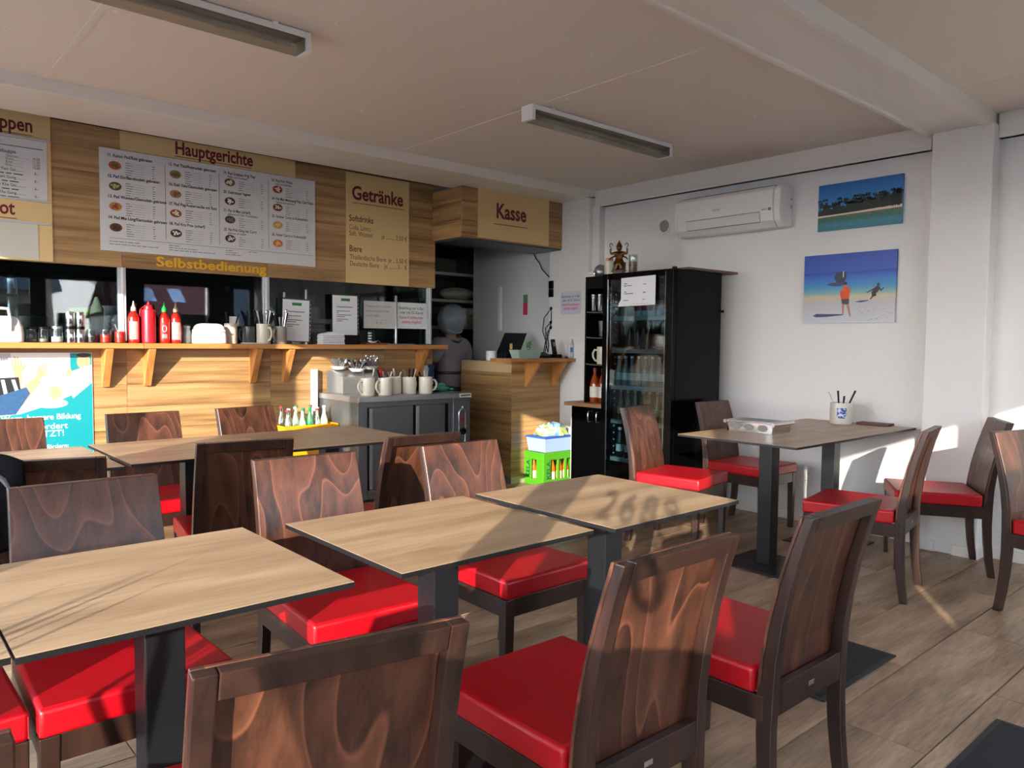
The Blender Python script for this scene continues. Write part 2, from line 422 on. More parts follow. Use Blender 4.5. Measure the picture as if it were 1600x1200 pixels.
# ------------------------------------------------------------------ counter wall, menu fascia, kitchen shell
WY = 5.63
wb = struct('wall_back', MB().box(-1.0, 3.975, 5.645, 5.74, 0, 1.24), KGREY)
def planks(parent, cols, z0, z1, hgt, y0, y1, face='y', x0=0, x1=0, mat=OAK, jit=0.0):
    """laminate boards in stacked courses, thin pale joints recessed between them"""
    for a, b in cols:
        z = z0
        while z < z1 - 0.01:
            zt = min(z + hgt, z1)
            m_ = MB()
            if face == 'y': m_.box(a + 0.001, b - 0.001, y0, y1, z + 0.0012, zt - 0.0012)
            else: m_.box(x0, x1, a + 0.001, b - 0.001, z + 0.0012, zt - 0.0012)
            m_.build('laminate_board', mat, parent)
            z = zt
MB().box(-1.0, 3.975, 5.638, 5.645, 0, 1.24).build('joint_backing', OAKEDGE, wb)
cols = ((-0.62, 0.40), (0.40, 1.428), (1.428, 2.45), (2.45, 3.47), (3.47, 3.975))
planks(wb, cols, 0.06, 1.238, 0.155, WY, 5.638)
fa = thing('menu_fascia', 'long oak laminate fascia above the kitchen hatch carrying the menu boards', 'fascia', (0, 0, 0))
MB().box(-1.0, 4.0, 5.638, 5.70, 1.786, 2.70).build('joint_backing', OAKEDGE, fa)
planks(fa, ((-0.62, 0.40), (0.40, 1.41), (1.41, 2.43), (2.43, 3.45), (3.45, 4.0)), 1.786, 2.70, 0.1525, WY, 5.638)
struct('trim_11', MB().box(-1.0, 4.0, 5.56, 5.72, 2.716, 2.74), DARKGAP)
# Kasse box over the till
ka = thing('till_canopy', 'oak laminate canopy box over the till with the Kasse sign', 'canopy', (0, 0, 0))
MB().box(3.975, 5.17, 5.205, 5.62, 2.215, 2.63).build('joint_backing', OAKEDGE, ka)
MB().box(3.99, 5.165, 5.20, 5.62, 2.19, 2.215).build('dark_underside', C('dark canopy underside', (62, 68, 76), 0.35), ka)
planks(ka, ((3.965, 5.168),), 2.20, 2.635, 0.1525, 5.19, 5.205)
planks(ka, ((5.205, 5.628),), 2.20, 2.635, 0.1525, 0, 0, 'x', 3.965, 3.975, OAKY)
ks = MB().rect(0, 0, 0.80, 0.415); ks.f = []; ks.v = []; ks.mi = []
ks.box(4.135, 4.985, 5.183, 5.19, 2.212, 2.637); sg = ks.build('sign_board', CREAM, ka)
t_ = text_mesh(MB(), 'Kasse', 0, 0, 0.185, 0.026, 0.84, 'CENTER').rect(-0.20, -0.058, 0.20, -0.052)
t_.build('lettering', MAROON, sg, rot=FACE_NY, loc=(4.515, 5.1815, 2.405))
# posts and glass of the hatch
sill = MB().box(-1.0, 3.99, 5.632, 6.05, 1.2405, 1.2745)
tag(sill.build('hatch_counter', C('grey counter top', (150, 150, 146), 0.35)), 'grey counter top running behind the hatch glass', 'counter')
for i, (x, lab) in enumerate(((1.411, 'aluminium hatch post beside the squeeze bottles'), (2.427, 'aluminium hatch post behind the stoneware cutlery mugs'), (3.946, 'aluminium hatch post at the right end of the hatch'), (0.39, 'aluminium hatch post out at the left end'))):
    p_ = thing('hatch_post', lab, 'post', (x, 5.66, 1.2745))
    MB().box(-0.025, 0.025, -0.02, 0.02, 0, 0.52).build('post_profile', ALU, p_, bevel=0.003)
    MB().box(-0.006, 0.006, -0.024, -0.02, 0, 0.515).build('cover_strip', WHP, p_)
hp = thing('hatch_glazing', 'glass panes of the kitchen hatch between aluminium posts', 'glazing', (0, 0, 0))
for a, b in ((-0.6, 0.364), (0.416, 1.385), (1.437, 2.401), (2.453, 3.920)):
    MB().box(a, b, 5.657, 5.663, 1.2755, 1.785).build('glass_pane', KGLASS, hp)

# kitchen room behind
struct('wall_kitchen_back', MB().box(-1.0, 6.7, 7.60, 7.72, 0, 2.75), KDARK)
struct('wall_kitchen_right', MB().box(5.22, 5.36, 5.36, 6.62, 0, 2.5), KWHITE)
struct('wall_kitchen_side', MB().box(6.6, 6.7, 6.62, 7.6, 0, 2.75), KDARK)
struct('wall_kitchen_return', MB().box(5.36, 6.7, 6.62, 6.70, 0, 2.5), KDARK)
struct('roof', MB().box(-1.2, 6.8, 5.30, 7.8, 2.80, 2.86), KGREY)
kc = MB(); kc.box(-1.0, 5.25, 5.72, 6.4, 2.50, 2.56); kc.box(-1.0, 6.7, 6.4, 7.6, 2.42, 2.48)
struct('ceiling_kitchen', kc, KGREY)

# service shelf with brackets
sh = thing('service_shelf', 'long pine service shelf under the kitchen hatch', 'shelf', (0, 0, 0))
MB().box(-0.9, 1.497, 5.468, 5.63, 1.238, 1.274).build('shelf_board', SHELFW, sh, bevel=0.003)
MB().box(1.500, 4.03, 5.468, 5.63, 1.238, 1.274).build('shelf_board', SHELFW, sh, bevel=0.003)
br0 = None
def bracket(parent, x, y, ztop, d=0.15, h=0.26, th=0.046):
    m_ = MB(); m_.prism([(y, ztop), (y - d, ztop), (y - d, ztop - 0.012), (y - 0.022, ztop - h), (y, ztop - h)], 'x', x - th / 2, x + th / 2)
    return m_.build('shelf_bracket', SHELFV, parent, bevel=0.002)
for x in (0.36, 1.292, 1.555, 2.305, 2.563, 3.81): bracket(sh, x, WY, 1.238)

# till counter
tc_ = thing('till_counter', 'oak laminate till counter by the white post', 'counter', (0, 0, 0))
MB().box(4.555, 5.165, 5.205, 5.95, 0.0, 1.13).build('counter_core', KGREY, tc_)
MB().box(4.553, 5.166, 5.198, 5.955, 0.07, 1.128).build('joint_backing', OAKEDGE, tc_)
planks(tc_, ((4.545, 5.168),), 0.07, 1.13, 0.1525, 5.19, 5.198)
planks(tc_, ((5.198, 5.952),), 0.07, 1.03, 0.1525, 0, 0, 'x', 4.545, 4.553, OAKY)
MB().box(4.56, 5.165, 5.195, 5.9, 0.0, 0.065).build('plinth', C('pale plinth', (190, 178, 150), 0.5), tc_)
MB().box(4.345, 5.20, 4.985, 5.26, 1.130, 1.162).build('ledge', SHELFW, tc_, bevel=0.003)
for x in (4.72, 5.06): bracket(tc_, x, 5.19, 1.13, 0.19, 0.235, 0.03)

# ------------------------------------------------------------------ tables
def make_table(name, label, w_, d_, zt, plate, group):
    t = thing(name, label, 'table', (0, 0, 0), 0, group)
    tt = MB(); tt.m(1).box(-w_ / 2, w_ / 2, -d_ / 2, d_ / 2, zt - 0.013, zt - 0.001)
    tt.m(0).box(-w_ / 2 + 0.0005, w_ / 2 - 0.0005, -d_ / 2 + 0.0005, d_ / 2 - 0.0005, zt - 0.001, zt)
    tt.build('tabletop', [TABLE, EDGE], t)
    MB().box(-0.0425, 0.0425, -0.0425, 0.0425, 0.012, zt - 0.019).build('column', BLKM, t, bevel=0.003)
    MB().box(-0.16, 0.16, -0.16, 0.16, zt - 0.019, zt - 0.013).build('mounting_plate', BLKM, t)
    bp = MB().box(-plate / 2, plate / 2, -plate / 2, plate / 2, 0.004, 0.012).build('base_plate', BLKM, t, bevel=0.002)
    f_ = MB()
    for sx in (-1, 1):
        for sy in (-1, 1):
            MB().lathe([(0.014, 0), (0.014, 0.004)], 8, (sx * (plate / 2 - 0.03), sy * (plate / 2 - 0.03), 0)).build('glide', BLKP, bp)
    return t
TZ = 0.772
TG = 'pedestal tables with wood look tops'
def table(x0, x1, y0, y1, lab, plate=0.36):
    t = make_table('dining_table', lab, x1 - x0, y1 - y0, TZ, plate, TG); t.location = ((x0 + x1) / 2, (y0 + y1) / 2, 0)
    return t
table(0.193, 0.824, 1.460, 2.092, 'near left pedestal table with leafy shadows on its top')
table(0.935, 1.578, 1.441, 2.054, 'middle near pedestal table with a dark band of shadow at its right')
table(1.635, 2.270, 1.410, 2.054, 'near pedestal table with the shadow of digits on its top')
table(-0.440, 0.188, 1.470, 2.095, 'pedestal table cut off at the lower left edge of the picture')
table(0.885, 1.628, 3.445, 4.217, 'back row pedestal table left of the yellow bottle tray', 0.36)
table(1.631, 2.376, 3.445, 4.217, 'back row pedestal table in front of the steel warming cabinet', 0.36)
table(0.100, 0.851, 3.410, 4.185, 'back row pedestal table in front of the teal poster', 0.36)
table(3.680, 4.452, 1.955, 2.705, 'far right pedestal table carrying the steel plate warmer', 0.42)
table(4.458, 5.235, 1.960, 2.712, 'pedestal table against the white wall carrying the cutlery mug', 0.42)

# ------------------------------------------------------------------ chairs
CZ = [0.0, 0.1, 0.2, 0.3, 0.42, 0.5, 0.6, 0.7, 0.8, 0.88]
CY = [-0.035, -0.018, -0.007, -0.001, 0.0, -0.006, -0.022, -0.045, -0.074, -0.100]
def cyz(z):
    for i in range(len(CZ) - 1):
        if z <= CZ[i + 1]:
            t = (z - CZ[i]) / (CZ[i + 1] - CZ[i]); return CY[i] + t * (CY[i + 1] - CY[i])
    return CY[-1]
def hw(z): return 0.2125 - 0.0175 * z / 0.88
def sweep(levels, fn):
    """closed strip of rectangular sections; fn(z) -> (x0, x1, y0, y1)"""
    m_ = MB(); vs = []; fs = []
    for z in levels:
        x0, x1, y0, y1 = fn(z); vs += [(x0, y0, z), (x1, y0, z), (x1, y1, z), (x0, y1, z)]
    for k in range(len(levels) - 1):
        b = 4 * k
        for i in range(4): j = (i + 1) % 4; fs.append((b + i, b + j, b + 4 + j, b + 4 + i))
    fs.append((3, 2, 1, 0)); q = 4 * (len(levels) - 1); fs.append((q, q + 1, q + 2, q + 3))
    return m_.add(vs, fs)
def make_chair(label):
    t = thing('dining_chair', label, 'chair', (0, 0, 0), 0, 'dark wood chairs with red seats')
    # seat cushion
    s_ = MB(); n = 6
    def cush(z, e): return [(-0.215 + e, 0.004), (0.215 - e, 0.004), (0.224 - e, 0.458 - e), (-0.224 + e, 0.458 - e)]
    s_.prism([(-0.212, 0.006), (0.212, 0.006), (0.222, 0.455), (-0.222, 0.455)], 'z', 0.398, 0.468)
    cu = s_.build('seat_cushion', RED, t, bevel=0.012, seg=3, smooth=40)
    cs = MB(); cs.tube([(-0.2145, 0.448, 0.457), (0.2145, 0.448, 0.457)], 0.0012, 5)
    for sx in (-1, 1): cs.tube([(sx * 0.2185, 0.4515, 0.405), (sx * 0.2185, 0.4515, 0.455)], 0.0012, 5); cs.tube([(sx * 0.2050, 0.02, 0.457), (sx * 0.2135, 0.445, 0.457)], 0.0012, 5)
    cs.build('seam', SEAM, cu)
    # apron
    for sx in (-1, 1):
        MB().hexa([(sx * 0.196 - 0.011, -0.02, 0.332), (sx * 0.196 + 0.011, -0.02, 0.332), (sx * 0.204 + 0.011, 0.42, 0.332), (sx * 0.204 - 0.011, 0.42, 0.332),
                   (sx * 0.196 - 0.011, -0.02, 0.398), (sx * 0.196 + 0.011, -0.02, 0.398), (sx * 0.204 + 0.011, 0.42, 0.398), (sx * 0.204 - 0.011, 0.42, 0.398)]).build('apron_rail', CHAIRF, t, bevel=0.002)
    MB().box(-0.182, 0.182, 0.424, 0.446, 0.332, 0.398).build('apron_rail', CHAIRF, t, bevel=0.002)
    # front legs
    for sx in (-1, 1):
        def fl_(z, sx=sx):
            k = 0.016 + 0.0055 * (z / 0.398); cx = sx * 0.199; return (cx - k, cx + k, 0.428 - k, 0.428 + k)
        sweep([0.0, 0.2, 0.398], fl_).build('leg', CHAIRF, t, bevel=0.003)
    # rear legs running up into the back frame
    for sx in (-1, 1):
        def rl(z, sx=sx):
            d = 0.036 + 0.012 * max(0, 1 - abs(z - 0.42) / 0.42); a = hw(z); b = a - 0.032
            f = cyz(z) - (0.010 if z > 0.43 else 0.0)
            return ((-a, -b) if sx < 0 else (b, a)) + (cyz(z) - d, f)
        sweep(CZ[:5] + [0.431] + CZ[5:], rl).build('leg', CHAIRF, t, bevel=0.003)
    # plywood back panel, flush in front
    def bp(z): return (-hw(z), hw(z), cyz(z) - 0.0095, cyz(z))
    sweep([0.400, 0.45, 0.5, 0.55, 0.6, 0.65, 0.7, 0.75, 0.8, 0.84, 0.88], bp).build('backrest', CHAIRW, t, bevel=0.0015, seg=1)
    def tr_(z): return (-hw(z) + 0.033, hw(z) - 0.033, cyz(z) - 0.037, cyz(z) - 0.010)
    sweep([0.838, 0.88], tr_).build('top_rail', CHAIRF, t, bevel=0.002)
    lr = sweep([0.345, 0.425], lambda z: (-hw(z) + 0.033, hw(z) - 0.033, -0.044, -0.022)).build('lower_rail', CHAIRF, t, bevel=0.002)
    MB().box(-0.014, 0.014, -0.0455, -0.044, 0.380, 0.392).build('metal_badge', STEEL, lr, bevel=0.002)
    return t
CH = [  # x, y of the top edge middle, turn, label
 (0.507, 0.949, -10.3, 'nearest chair seen from behind, at the bottom edge of the picture left of centre'),
 (1.289, 0.951, -1.0, 'chair seen from behind with ring shaped shadows on its back'),
 (1.946, 0.916, 0.0, 'chair seen from behind on the right, standing clear in front of the far tables'),
 (-0.075, 0.955, 0.0, 'chair corner just showing at the lower left edge of the picture'),
 (1.248, 2.556, 177.3, 'chair with bold sunlit grain facing the middle near table'),
 (1.923, 2.512, 180.0, 'sunlit chair facing the table with the digit shadows'),
 (0.517, 2.487, 180.0, 'shaded chair facing the near left table with leafy shadows'),
 (0.060, 2.500, 180.0, 'sliver of a chair back at the far left edge of the picture'),
 (1.245, 3.120, -10.5, 'nearly black shaded chair seen from behind, mid left'),
 (1.960, 2.857, -2.0, 'reddish chair seen from behind, half hidden by the sunlit chair'),
 (0.575, 4.650, 180.0, 'chair standing in front of the teal poster'),
 (1.262, 4.640, 180.0, 'chair against the oak wall with the round shadow above it'),
 (1.878, 4.687, -170.0, 'chair against the oak wall left of the yellow bottle tray'),
 (0.500, 3.050, -15.0, 'dark chair at the left edge with the black jacket over it'),
 (4.030, 3.290, -170.0, 'chair with sunlit back standing before the drinks fridge'),
 (4.850, 3.243, 180.0, 'chair between the black fridge side and the far tables'),
 (None, (4.167, 1.608), 10.8, 'chair seen side on at the near side of the far tables'),
 (None, (4.968, 1.524), 30.5, 'chair turned against the white pillar by the wall'),
 (None, (4.425, 1.080), 166.0, 'chair cut off by the right edge of the picture'),
]
chair0 = None
CHAIRS = []
for x, y, rz, lab in CH:
    a = math.radians(rz); f = Vector((-math.sin(a), math.cos(a)))
    if x is None: p = Vector(y)
    else: p = Vector((x, y)) + f * (0.100 if abs(rz) < 90 else 0.100)
    if chair0 is None:
        chair0 = make_chair(lab); c_ = chair0; c_.location = (p.x, p.y, 0); c_.rotation_euler = (0, 0, a)
    else: c_ = dup(chair0, (p.x, p.y, 0), rz, lab)
    CHAIRS.append(c_)

# ------------------------------------------------------------------ menu boards and lettering on the fascia
FY = 5.6285
def board(name, label, cat, x, z, rot=FACE_NY, y=FY, group=None): return thing(name, label, cat, (x, y, z), rot=rot, group=group)
mb_ = board('menu_board', 'large white printed main dishes board with sixteen plate photos', 'menu board', 1.281, 1.891)
MB().box(0, 1.542, 0, 0.676, 0, 0.012).build('board_panel', MENU, mb_)
ZT = 0.0128
titles = [('11. Kahao Pad/Reis gebraten', None), ('12. Pad Süv/Bandnudeln gebraten', None), ('13. Pad Wunsen/Glasnudeln gebraten', None), ('14. Pad Mie Lüng/Eiernudeln gebraten', None),
 ('15. Pad Thai/Reisnudeln gebraten', None), ('16. Suki Yaki/Glasnudeln gebraten', None), ('17. Pad Pag/Austernsoße mit Reis', None), ('18. Pad Kra Prau (scharf)', None),
 ('19. Pad Grattiam Prig Thai', 'Pfeffer und Knoblauch'), ('20. Gebratener Ingwer', None), ('21. Pat di Mau (scharf)', 'gebraten mit Chili, Thai Basilikum'), ('22. Pat Prik Ging mit Curry', 'gebraten mit Ingwer'),
 ('23. Pad Prio Wahn', 'süß sauer gebraten'), ('24. Pat Met Mamuang/Thai Chili Paste,', 'Cashewnüsse gebraten'), ('25. Grüner Curry in Kokosmilch', None), ('26. Roter Curry in Kokosmilch', None)]
colx = (0.045, 0.432, 0.815, 1.183); rowy = (0.632, 0.495, 0.361, 0.222)
mt = MB(); ml = MB()
for i, (a, b) in enumerate(titles):
    cx, cy = colx[i // 4], rowy[i % 4]
    text_mesh(mt, a, cx, cy - 0.008, 0.0285, 0.022, 0.86 if i // 4 < 2 else 0.78, z=ZT)
    if b: text_mesh(mt, b, cx + 0.03, cy - 0.030, 0.020, 0.012, 0.85, z=ZT)
    ry = cy - (0.036 if not b else 0.048)
    for k in range(6 if i // 4 < 2 else 5):
        yy = ry - k * 0.0155; wl_ = random.uniform(0.025, 0.055)
        ml.rect(cx + 0.112, yy - 0.004, cx + 0.112 + wl_, yy, ZT); ml.rect(cx + 0.112 + wl_ + 0.004, yy - 0.004, cx + 0.232, yy - 0.0028, ZT)
        ml.rect(cx + 0.282, yy - 0.004, cx + 0.282 + random.choice((0.010, 0.016, 0.019)), yy, ZT)
for x in (0.411, 0.784, 1.157): mt.rect(x - 0.0012, 0.108, x + 0.0012, 0.62, ZT)
mt.rect(0.049, 0.0855, 1.518, 0.0875, ZT)
for (x, y, n_) in ((0.05, 0.066, 0.19), (0.05, 0.048, 0.31), (0.43, 0.072, 0.08), (0.43, 0.056, 0.20), (0.43, 0.040, 0.32), (0.827, 0.072, 0.06), (0.827, 0.057, 0.09), (0.827, 0.042, 0.12), (1.0, 0.075, 0.07)):
    xx = x
    while xx < x + n_:
        q = random.uniform(0.012, 0.04); ml.rect(xx, y - 0.0045, min(xx + q, x + n_), y, ZT); xx += q + 0.006
tag(mt.build('dish_titles', INK, mb_), kind='stuff'); tag(ml.build('price_lines', INKG, mb_), kind='stuff')
foods = [((176, 92, 42), (72, 96, 44)), ((82, 84, 40), (190, 170, 90)), ((188, 128, 60), (150, 44, 36)), ((98, 60, 38), (60, 40, 28)), ((150, 118, 72), (100, 92, 50)), ((168, 126, 78), (120, 90, 56)), ((150, 92, 56), (226, 214, 190)), ((66, 48, 38), (230, 222, 206)),
         ((110, 92, 54), (232, 224, 208)), ((64, 38, 38), (236, 228, 216)), ((70, 58, 46), (120, 108, 92)), ((62, 46, 44), (214, 204, 190)), ((150, 44, 36), (226, 214, 200)), ((112, 52, 38), (224, 210, 190)), ((190, 156, 92), (226, 190, 120)), ((196, 110, 52), (226, 180, 120))]
PLATEP = M('printed plate', (214, 208, 202), 0.5)
for i, (c1, c2) in enumerate(foods):
    cx, cy = colx[i // 4] + 0.0485, rowy[i % 4] - 0.066
    e_ = MB().ell(cx, cy, 0.047, 0.034, 0.01255, 20).build('dish_photo', PLATEP, mb_)
    fm = MB(); fm.ell(cx - 0.001, cy + 0.002, 0.039, 0.028, 0.0130, 16).m(1)
    for k in range(7):
        a = k * 2.4 + i; r_ = 0.006 + 0.003 * k; fm.ell(cx + r_ * math.cos(a), cy + 0.7 * r_ * math.sin(a) + 0.002, 0.008, 0.006, 0.0134 + k * 0.00005, 7)
    fm.build('dish_food', [M('dish print', c1, 0.6, var=0.35, vscale=150), M('dish print garnish', c2, 0.6)], e_)
hs = board('heading_sign', 'cream sign strip with maroon Hauptgerichte lettering above the main dishes board', 'sign', 1.409, 2.5715)
MB().box(0, 1.252, 0, 0.1275, 0, 0.004).build('sign_panel', CREAM, hs)
text_mesh(MB(), 'Hauptgerichte', 0.352, 0.034, 0.122, 0.026, 0.80, z=0.0045).rect(0.348, 0.014, 0.905, 0.019, 0.0045).build('lettering', MAROON, hs)
gs = board('drinks_board', 'cream drinks board with maroon Getränke heading and prices', 'menu board', 3.102, 1.784)
MB().box(0, 0.612, 0, 0.905, 0, 0.008).build('board_panel', CREAM, gs)
z_ = 0.0085
text_mesh(MB(), 'Getränke', 0.05, 0.690, 0.155, 0.026, 0.84, z=z_).rect(0.058, 0.657, 0.560, 0.662, z_).build('lettering', MAROON, gs)
t_ = MB(); text_mesh(t_, 'Softdrinks', 0.025, 0.508, 0.072, 0.014, 0.78, z=z_); text_mesh(t_, 'Biere', 0.025, 0.260, 0.072, 0.014, 0.78, z=z_); t_.build('subheading', MAROON, gs)
t_ = MB()
for s_, x, y, al in (('Cola, Limo,', 0.025, 0.440, 'LEFT'), ('Saft, Wasser', 0.025, 0.390, 'LEFT'), ('je ......... 2,50 €', 0.592, 0.390, 'RIGHT'), ('Thailändische Biere', 0.030, 0.196, 'LEFT'), ('je .. 3,50 €', 0.592, 0.196, 'RIGHT'), ('Deutsche Biere', 0.030, 0.142, 'LEFT'), ('je ........ 3.-  €', 0.592, 0.142, 'RIGHT')):
    text_mesh(t_, s_, x, y, 0.057, 0.0, 0.78, al, z_)
tag(t_.build('price_text', M('brown lettering', (92, 44, 40), 0.5), gs), kind='stuff')
sb = board('self_service_lettering', 'ochre Selbstbedienung lettering stuck along the lower edge of the fascia', 'lettering', 1.628, 1.806, y=5.6293)
text_mesh(MB(), 'Selbstbedienung', 0, 0.006, 0.094, 0.026, 1.30, z=0).build('letters', GOLDL, sb)
so = board('soup_board', 'cream soups board with white price sheet at the left edge of the fascia', 'menu board', 0.30, 1.790)
MB().box(0, 0.704, 0, 0.925, 0, 0.006).build('board_panel', CREAM, so)
sh_ = MB().box(0.03, 0.680, 0.382, 0.748, 0.006, 0.010).build('price_sheet', MENU, so)
for y in (0.758, 0.376, 0.236): MB().box(0.02, 0.694, y - 0.007, y + 0.007, 0.006, 0.016).build('clip_rail', ALU, so, bevel=0.002)
MB().box(0.03, 0.624, 0.010, 0.230, 0.006, 0.009).build('empty_sleeve', M('clear film sleeve', (206, 200, 186), 0.15), so)
text_mesh(MB(), 'Suppen', 0.606, 0.800, 0.118, 0.022, 0.76, 'RIGHT', 0.0065).rect(0.2, 0.776, 0.606, 0.780, 0.0065).build('lettering', MAROON, so)
text_mesh(MB(), 'Angebot', 0.503, 0.278, 0.118, 0.022, 0.76, 'RIGHT', 0.0065).rect(0.1, 0.252, 0.512, 0.256, 0.0065).build('lettering', MAROON, so)
t_ = MB(); zz = 0.0106; t_.rect(0.06, 0.696, 0.66, 0.700, zz)
text_mesh(t_, 'Suppen', 0.435, 0.712, 0.04, 0.012, 0.9, 'RIGHT', zz); text_mesh(t_, 'Nudelsuppe', 0.515, 0.652, 0.032, 0.012, 0.9, 'RIGHT', zz)
for k, (s_, p_) in enumerate((('Gemüse', '10,50'), ('Huhn', '11,50'), ('Rind', '12,50'), ('Ente', '13,00'))):
    y = 0.628 - k * 0.0185; text_mesh(t_, s_ + '..............', 0.46, y, 0.021, 0, 0.9, z=zz); text_mesh(t_, p_, 0.642, y, 0.021, 0.008, 0.9, 'RIGHT', zz)
for k, s_ in enumerate(('Tom Yam Gai', 'Tom Yam Gung', 'Tom Kha Gai', 'Tom Kha Gung')):
    y = 0.545 - k * 0.0475; x1 = 0.43 + 0.02 * (k % 2); text_mesh(t_, s_ + '..........', 0.56, y, 0.025, 0.010, 0.9, 'RIGHT', zz); text_mesh(t_, '6.-', 0.632, y - 0.008, 0.024, 0.008, 0.9, 'RIGHT', zz)
    xx = 0.28
    while xx < 0.53: q = random.uniform(0.02, 0.06); t_.rect(xx, y - 0.021, xx + q, y - 0.015, zz); xx += q + 0.01
tag(t_.build('price_text', INK, so), kind='stuff')

# teal banner on the counter wall
ps = thing('poster', 'teal and white information poster with raised hands hanging on the oak wall', 'poster', (0.40, 5.6265, 0.35), rot=FACE_NY)
MB().box(0, 0.815, 0, 0.858, 0, 0.003).build('poster_sheet', M('poster white', (236, 236, 234), 0.35), ps)
q = MB(); q.rect(0.0, 0.60, 0.36, 0.855, 0.0033); q.build('print_grey_field', C('print grey', (186, 190, 196)), ps)
TEAL = C('print teal', (24, 142, 150), 0.35)
q = MB(); q.poly([(0, 0.01), (0.813, 0.01), (0.813, 0.70), (0.70, 0.585), (0.56, 0.52), (0.40, 0.47), (0.2, 0.455), (0, 0.45)], 0.0034); q.rect(0.687, 0.725, 0.813, 0.856, 0.0034); q.build('print_teal_field', TEAL, ps)
q = MB()
for k in range(26):
    a = math.radians(12 + 6.5 * k); q.poly([(0.40 + 0.05 * math.cos(a), 0.16 + 0.05 * math.sin(a)), (0.40 + 0.05 * math.cos(a + .03), 0.16 + 0.05 * math.sin(a + .03)), (0.47 + 0.30 * math.cos(a), 0.14 + 0.24 * math.sin(a))], 0.0037)
tag(q.build('print_fibres', C('print light teal', (60, 176, 182), 0.35), ps), kind='stuff')
SKINP = C('print skin', (214, 158, 124)); q = MB()
def hand2d(q, x, y, s, ang, z):
    def T(u, v): a = math.radians(ang); return (x + s * (u * math.cos(a) - v * math.sin(a)), y + s * (u * math.sin(a) + v * math.cos(a)))
    q.poly([T(-.22, -1.2), (T(.22, -1.2)), T(.28, -.1), T(.36, .45), T(-.36, .45), T(-.28, -.1)], z)
    for i, (u, h) in enumerate(((-.3, .95), (-.1, 1.2), (.1, 1.15), (.29, .9))): q.poly([T(u - .075, .4), T(u + .075, .4), T(u + .06, h), T(u - .06, h)], z + .0001)
    q.poly([T(.28, -.05), T(.36, .3), T(.62, .5), T(.66, .42), T(.45, .05)], z + .0001)
hand2d(q, 0.395, 0.745, 0.075, 4, 0.0038); hand2d(q, 0.515, 0.72, 0.065, -24, 0.0038)
q.poly([(0.37, 0.60), (0.42, 0.52), (0.52, 0.67), (0.47, 0.69)], 0.0037); q.ell(0.60, 0.60, 0.035, 0.045, 0.0036); q.ell(0.68, 0.72, 0.018, 0.04, 0.0037); q.ell(0.765, 0.80, 0.04, 0.05, 0.0037)
tag(q.build('print_hands', SKINP, ps), kind='stuff')
q = MB(); q.poly([(0.0, 0.52), (0.0, 0.68), (0.30, 0.70), (0.40, 0.705), (0.41, 0.62), (0.2, 0.56)], 0.0039); q.ell(0.765, 0.842, 0.042, 0.014, 0.0039)
tag(q.build('print_dark_sleeve', M('print plaid', (40, 42, 48), 0.4), ps), kind='stuff')
q = MB()
for k in range(7): q.poly([(0.02 + .06 * k, 0.54 + .012 * k), (0.04 + .06 * k, 0.54 + .012 * k), (0.05 + .055 * k, 0.69), (0.03 + .055 * k, 0.69)], 0.0040)
tag(q.build('print_plaid_lines', C('print pale', (214, 214, 216)), ps), kind='stuff')
q = MB(); q.poly([(0.0, 0.46), (0.38, 0.47), (0.46, 0.60), (0.44, 0.64), (0.38, 0.62), (0.2, 0.56), (0, 0.53)], 0.0041); q.build('print_denim_sleeve', M('print denim', (52, 88, 128), 0.4, var=0.3, vscale=60), ps)
q = MB(); q.poly([(0.70, 0.56), (0.66, 0.66), (0.70, 0.74), (0.813, 0.78), (0.813, 0.66)], 0.0039); q.ell(0.58, 0.53, 0.09, 0.03, 0.0035); q.build('print_white_shirt', C('print white', (240, 240, 240)), ps)
t_ = MB(); zt = 0.0044
text_mesh(t_, 'Bessere Wege, bessere Bildung', 0.742, 0.428, 0.052, 0.014, 0.92, 'RIGHT', zt); text_mesh(t_, 'fördert', 0.666, 0.366, 0.056, 0.008, 1.05, 'RIGHT', zt); text_mesh(t_, 'JETZT!', 0.642, 0.318, 0.056, 0.008, 1.0, 'RIGHT', zt); text_mesh(t_, 'Das wir fördern:', 0.668, 0.240, 0.038, 0.008, 1.0, 'RIGHT', zt)
t_.build('white_lettering', WHP, ps)
text_mesh(MB(), 'hausen', 0.345, 0.812, 0.030, 0.006, 1.0, 'RIGHT', zt).build('black_lettering', INK, ps)

# ------------------------------------------------------------------ paper notices
def notice(label, x, y, z, w_, h_, rot, lines, paper=WHPAP, name='notice', tilt=0.0, sleeve=False):
    t = thing(name, label, 'notice', (x, y, z), rot=(rot[0], math.radians(tilt), rot[2]))
    MB().box(0, w_, 0, h_, 0, 0.0015).build('paper', paper, t)
    if sleeve:
        s_ = MB().box(-0.006, w_ + 0.018, -0.006, h_ + 0.012, -0.002, 0).build('sleeve', M('black sleeve', (40, 42, 44), 0.3), t)
        hl = MB()
        for k in range(9): hl.ell(w_ + 0.010, 0.03 + k * (h_ - 0.06) / 8, 0.003, 0.004, 0.0004, 8)
        tag(hl.build('punch_holes', WHP, s_), kind='stuff')
    for nm, mat, items in lines:
        m_ = MB()
        for it in items:
            if isinstance(it[0], str): text_mesh(m_, *it[:3], it[3], 0.012, 0.88, 'CENTER', 0.002)
            else: m_.rect(*it, 0.002)
        if len(m_.v): tag(m_.build(nm, mat, t), kind='stuff' if len(items) > 1 else None)
    return t
def bez(w_, h_):
    s = h_ * 0.155; c = w_ / 2
    return [('green_text', GREENP, [('Bezahlung nur in Bar', c, h_ * .74, s), ('oder mit EC-Karte!', c, h_ * .57, s)]), ('red_text', REDP, [('Keine Kreditkarten-', c, h_ * .38, s), ('zahlung möglich!', c, h_ * .21, s)])]
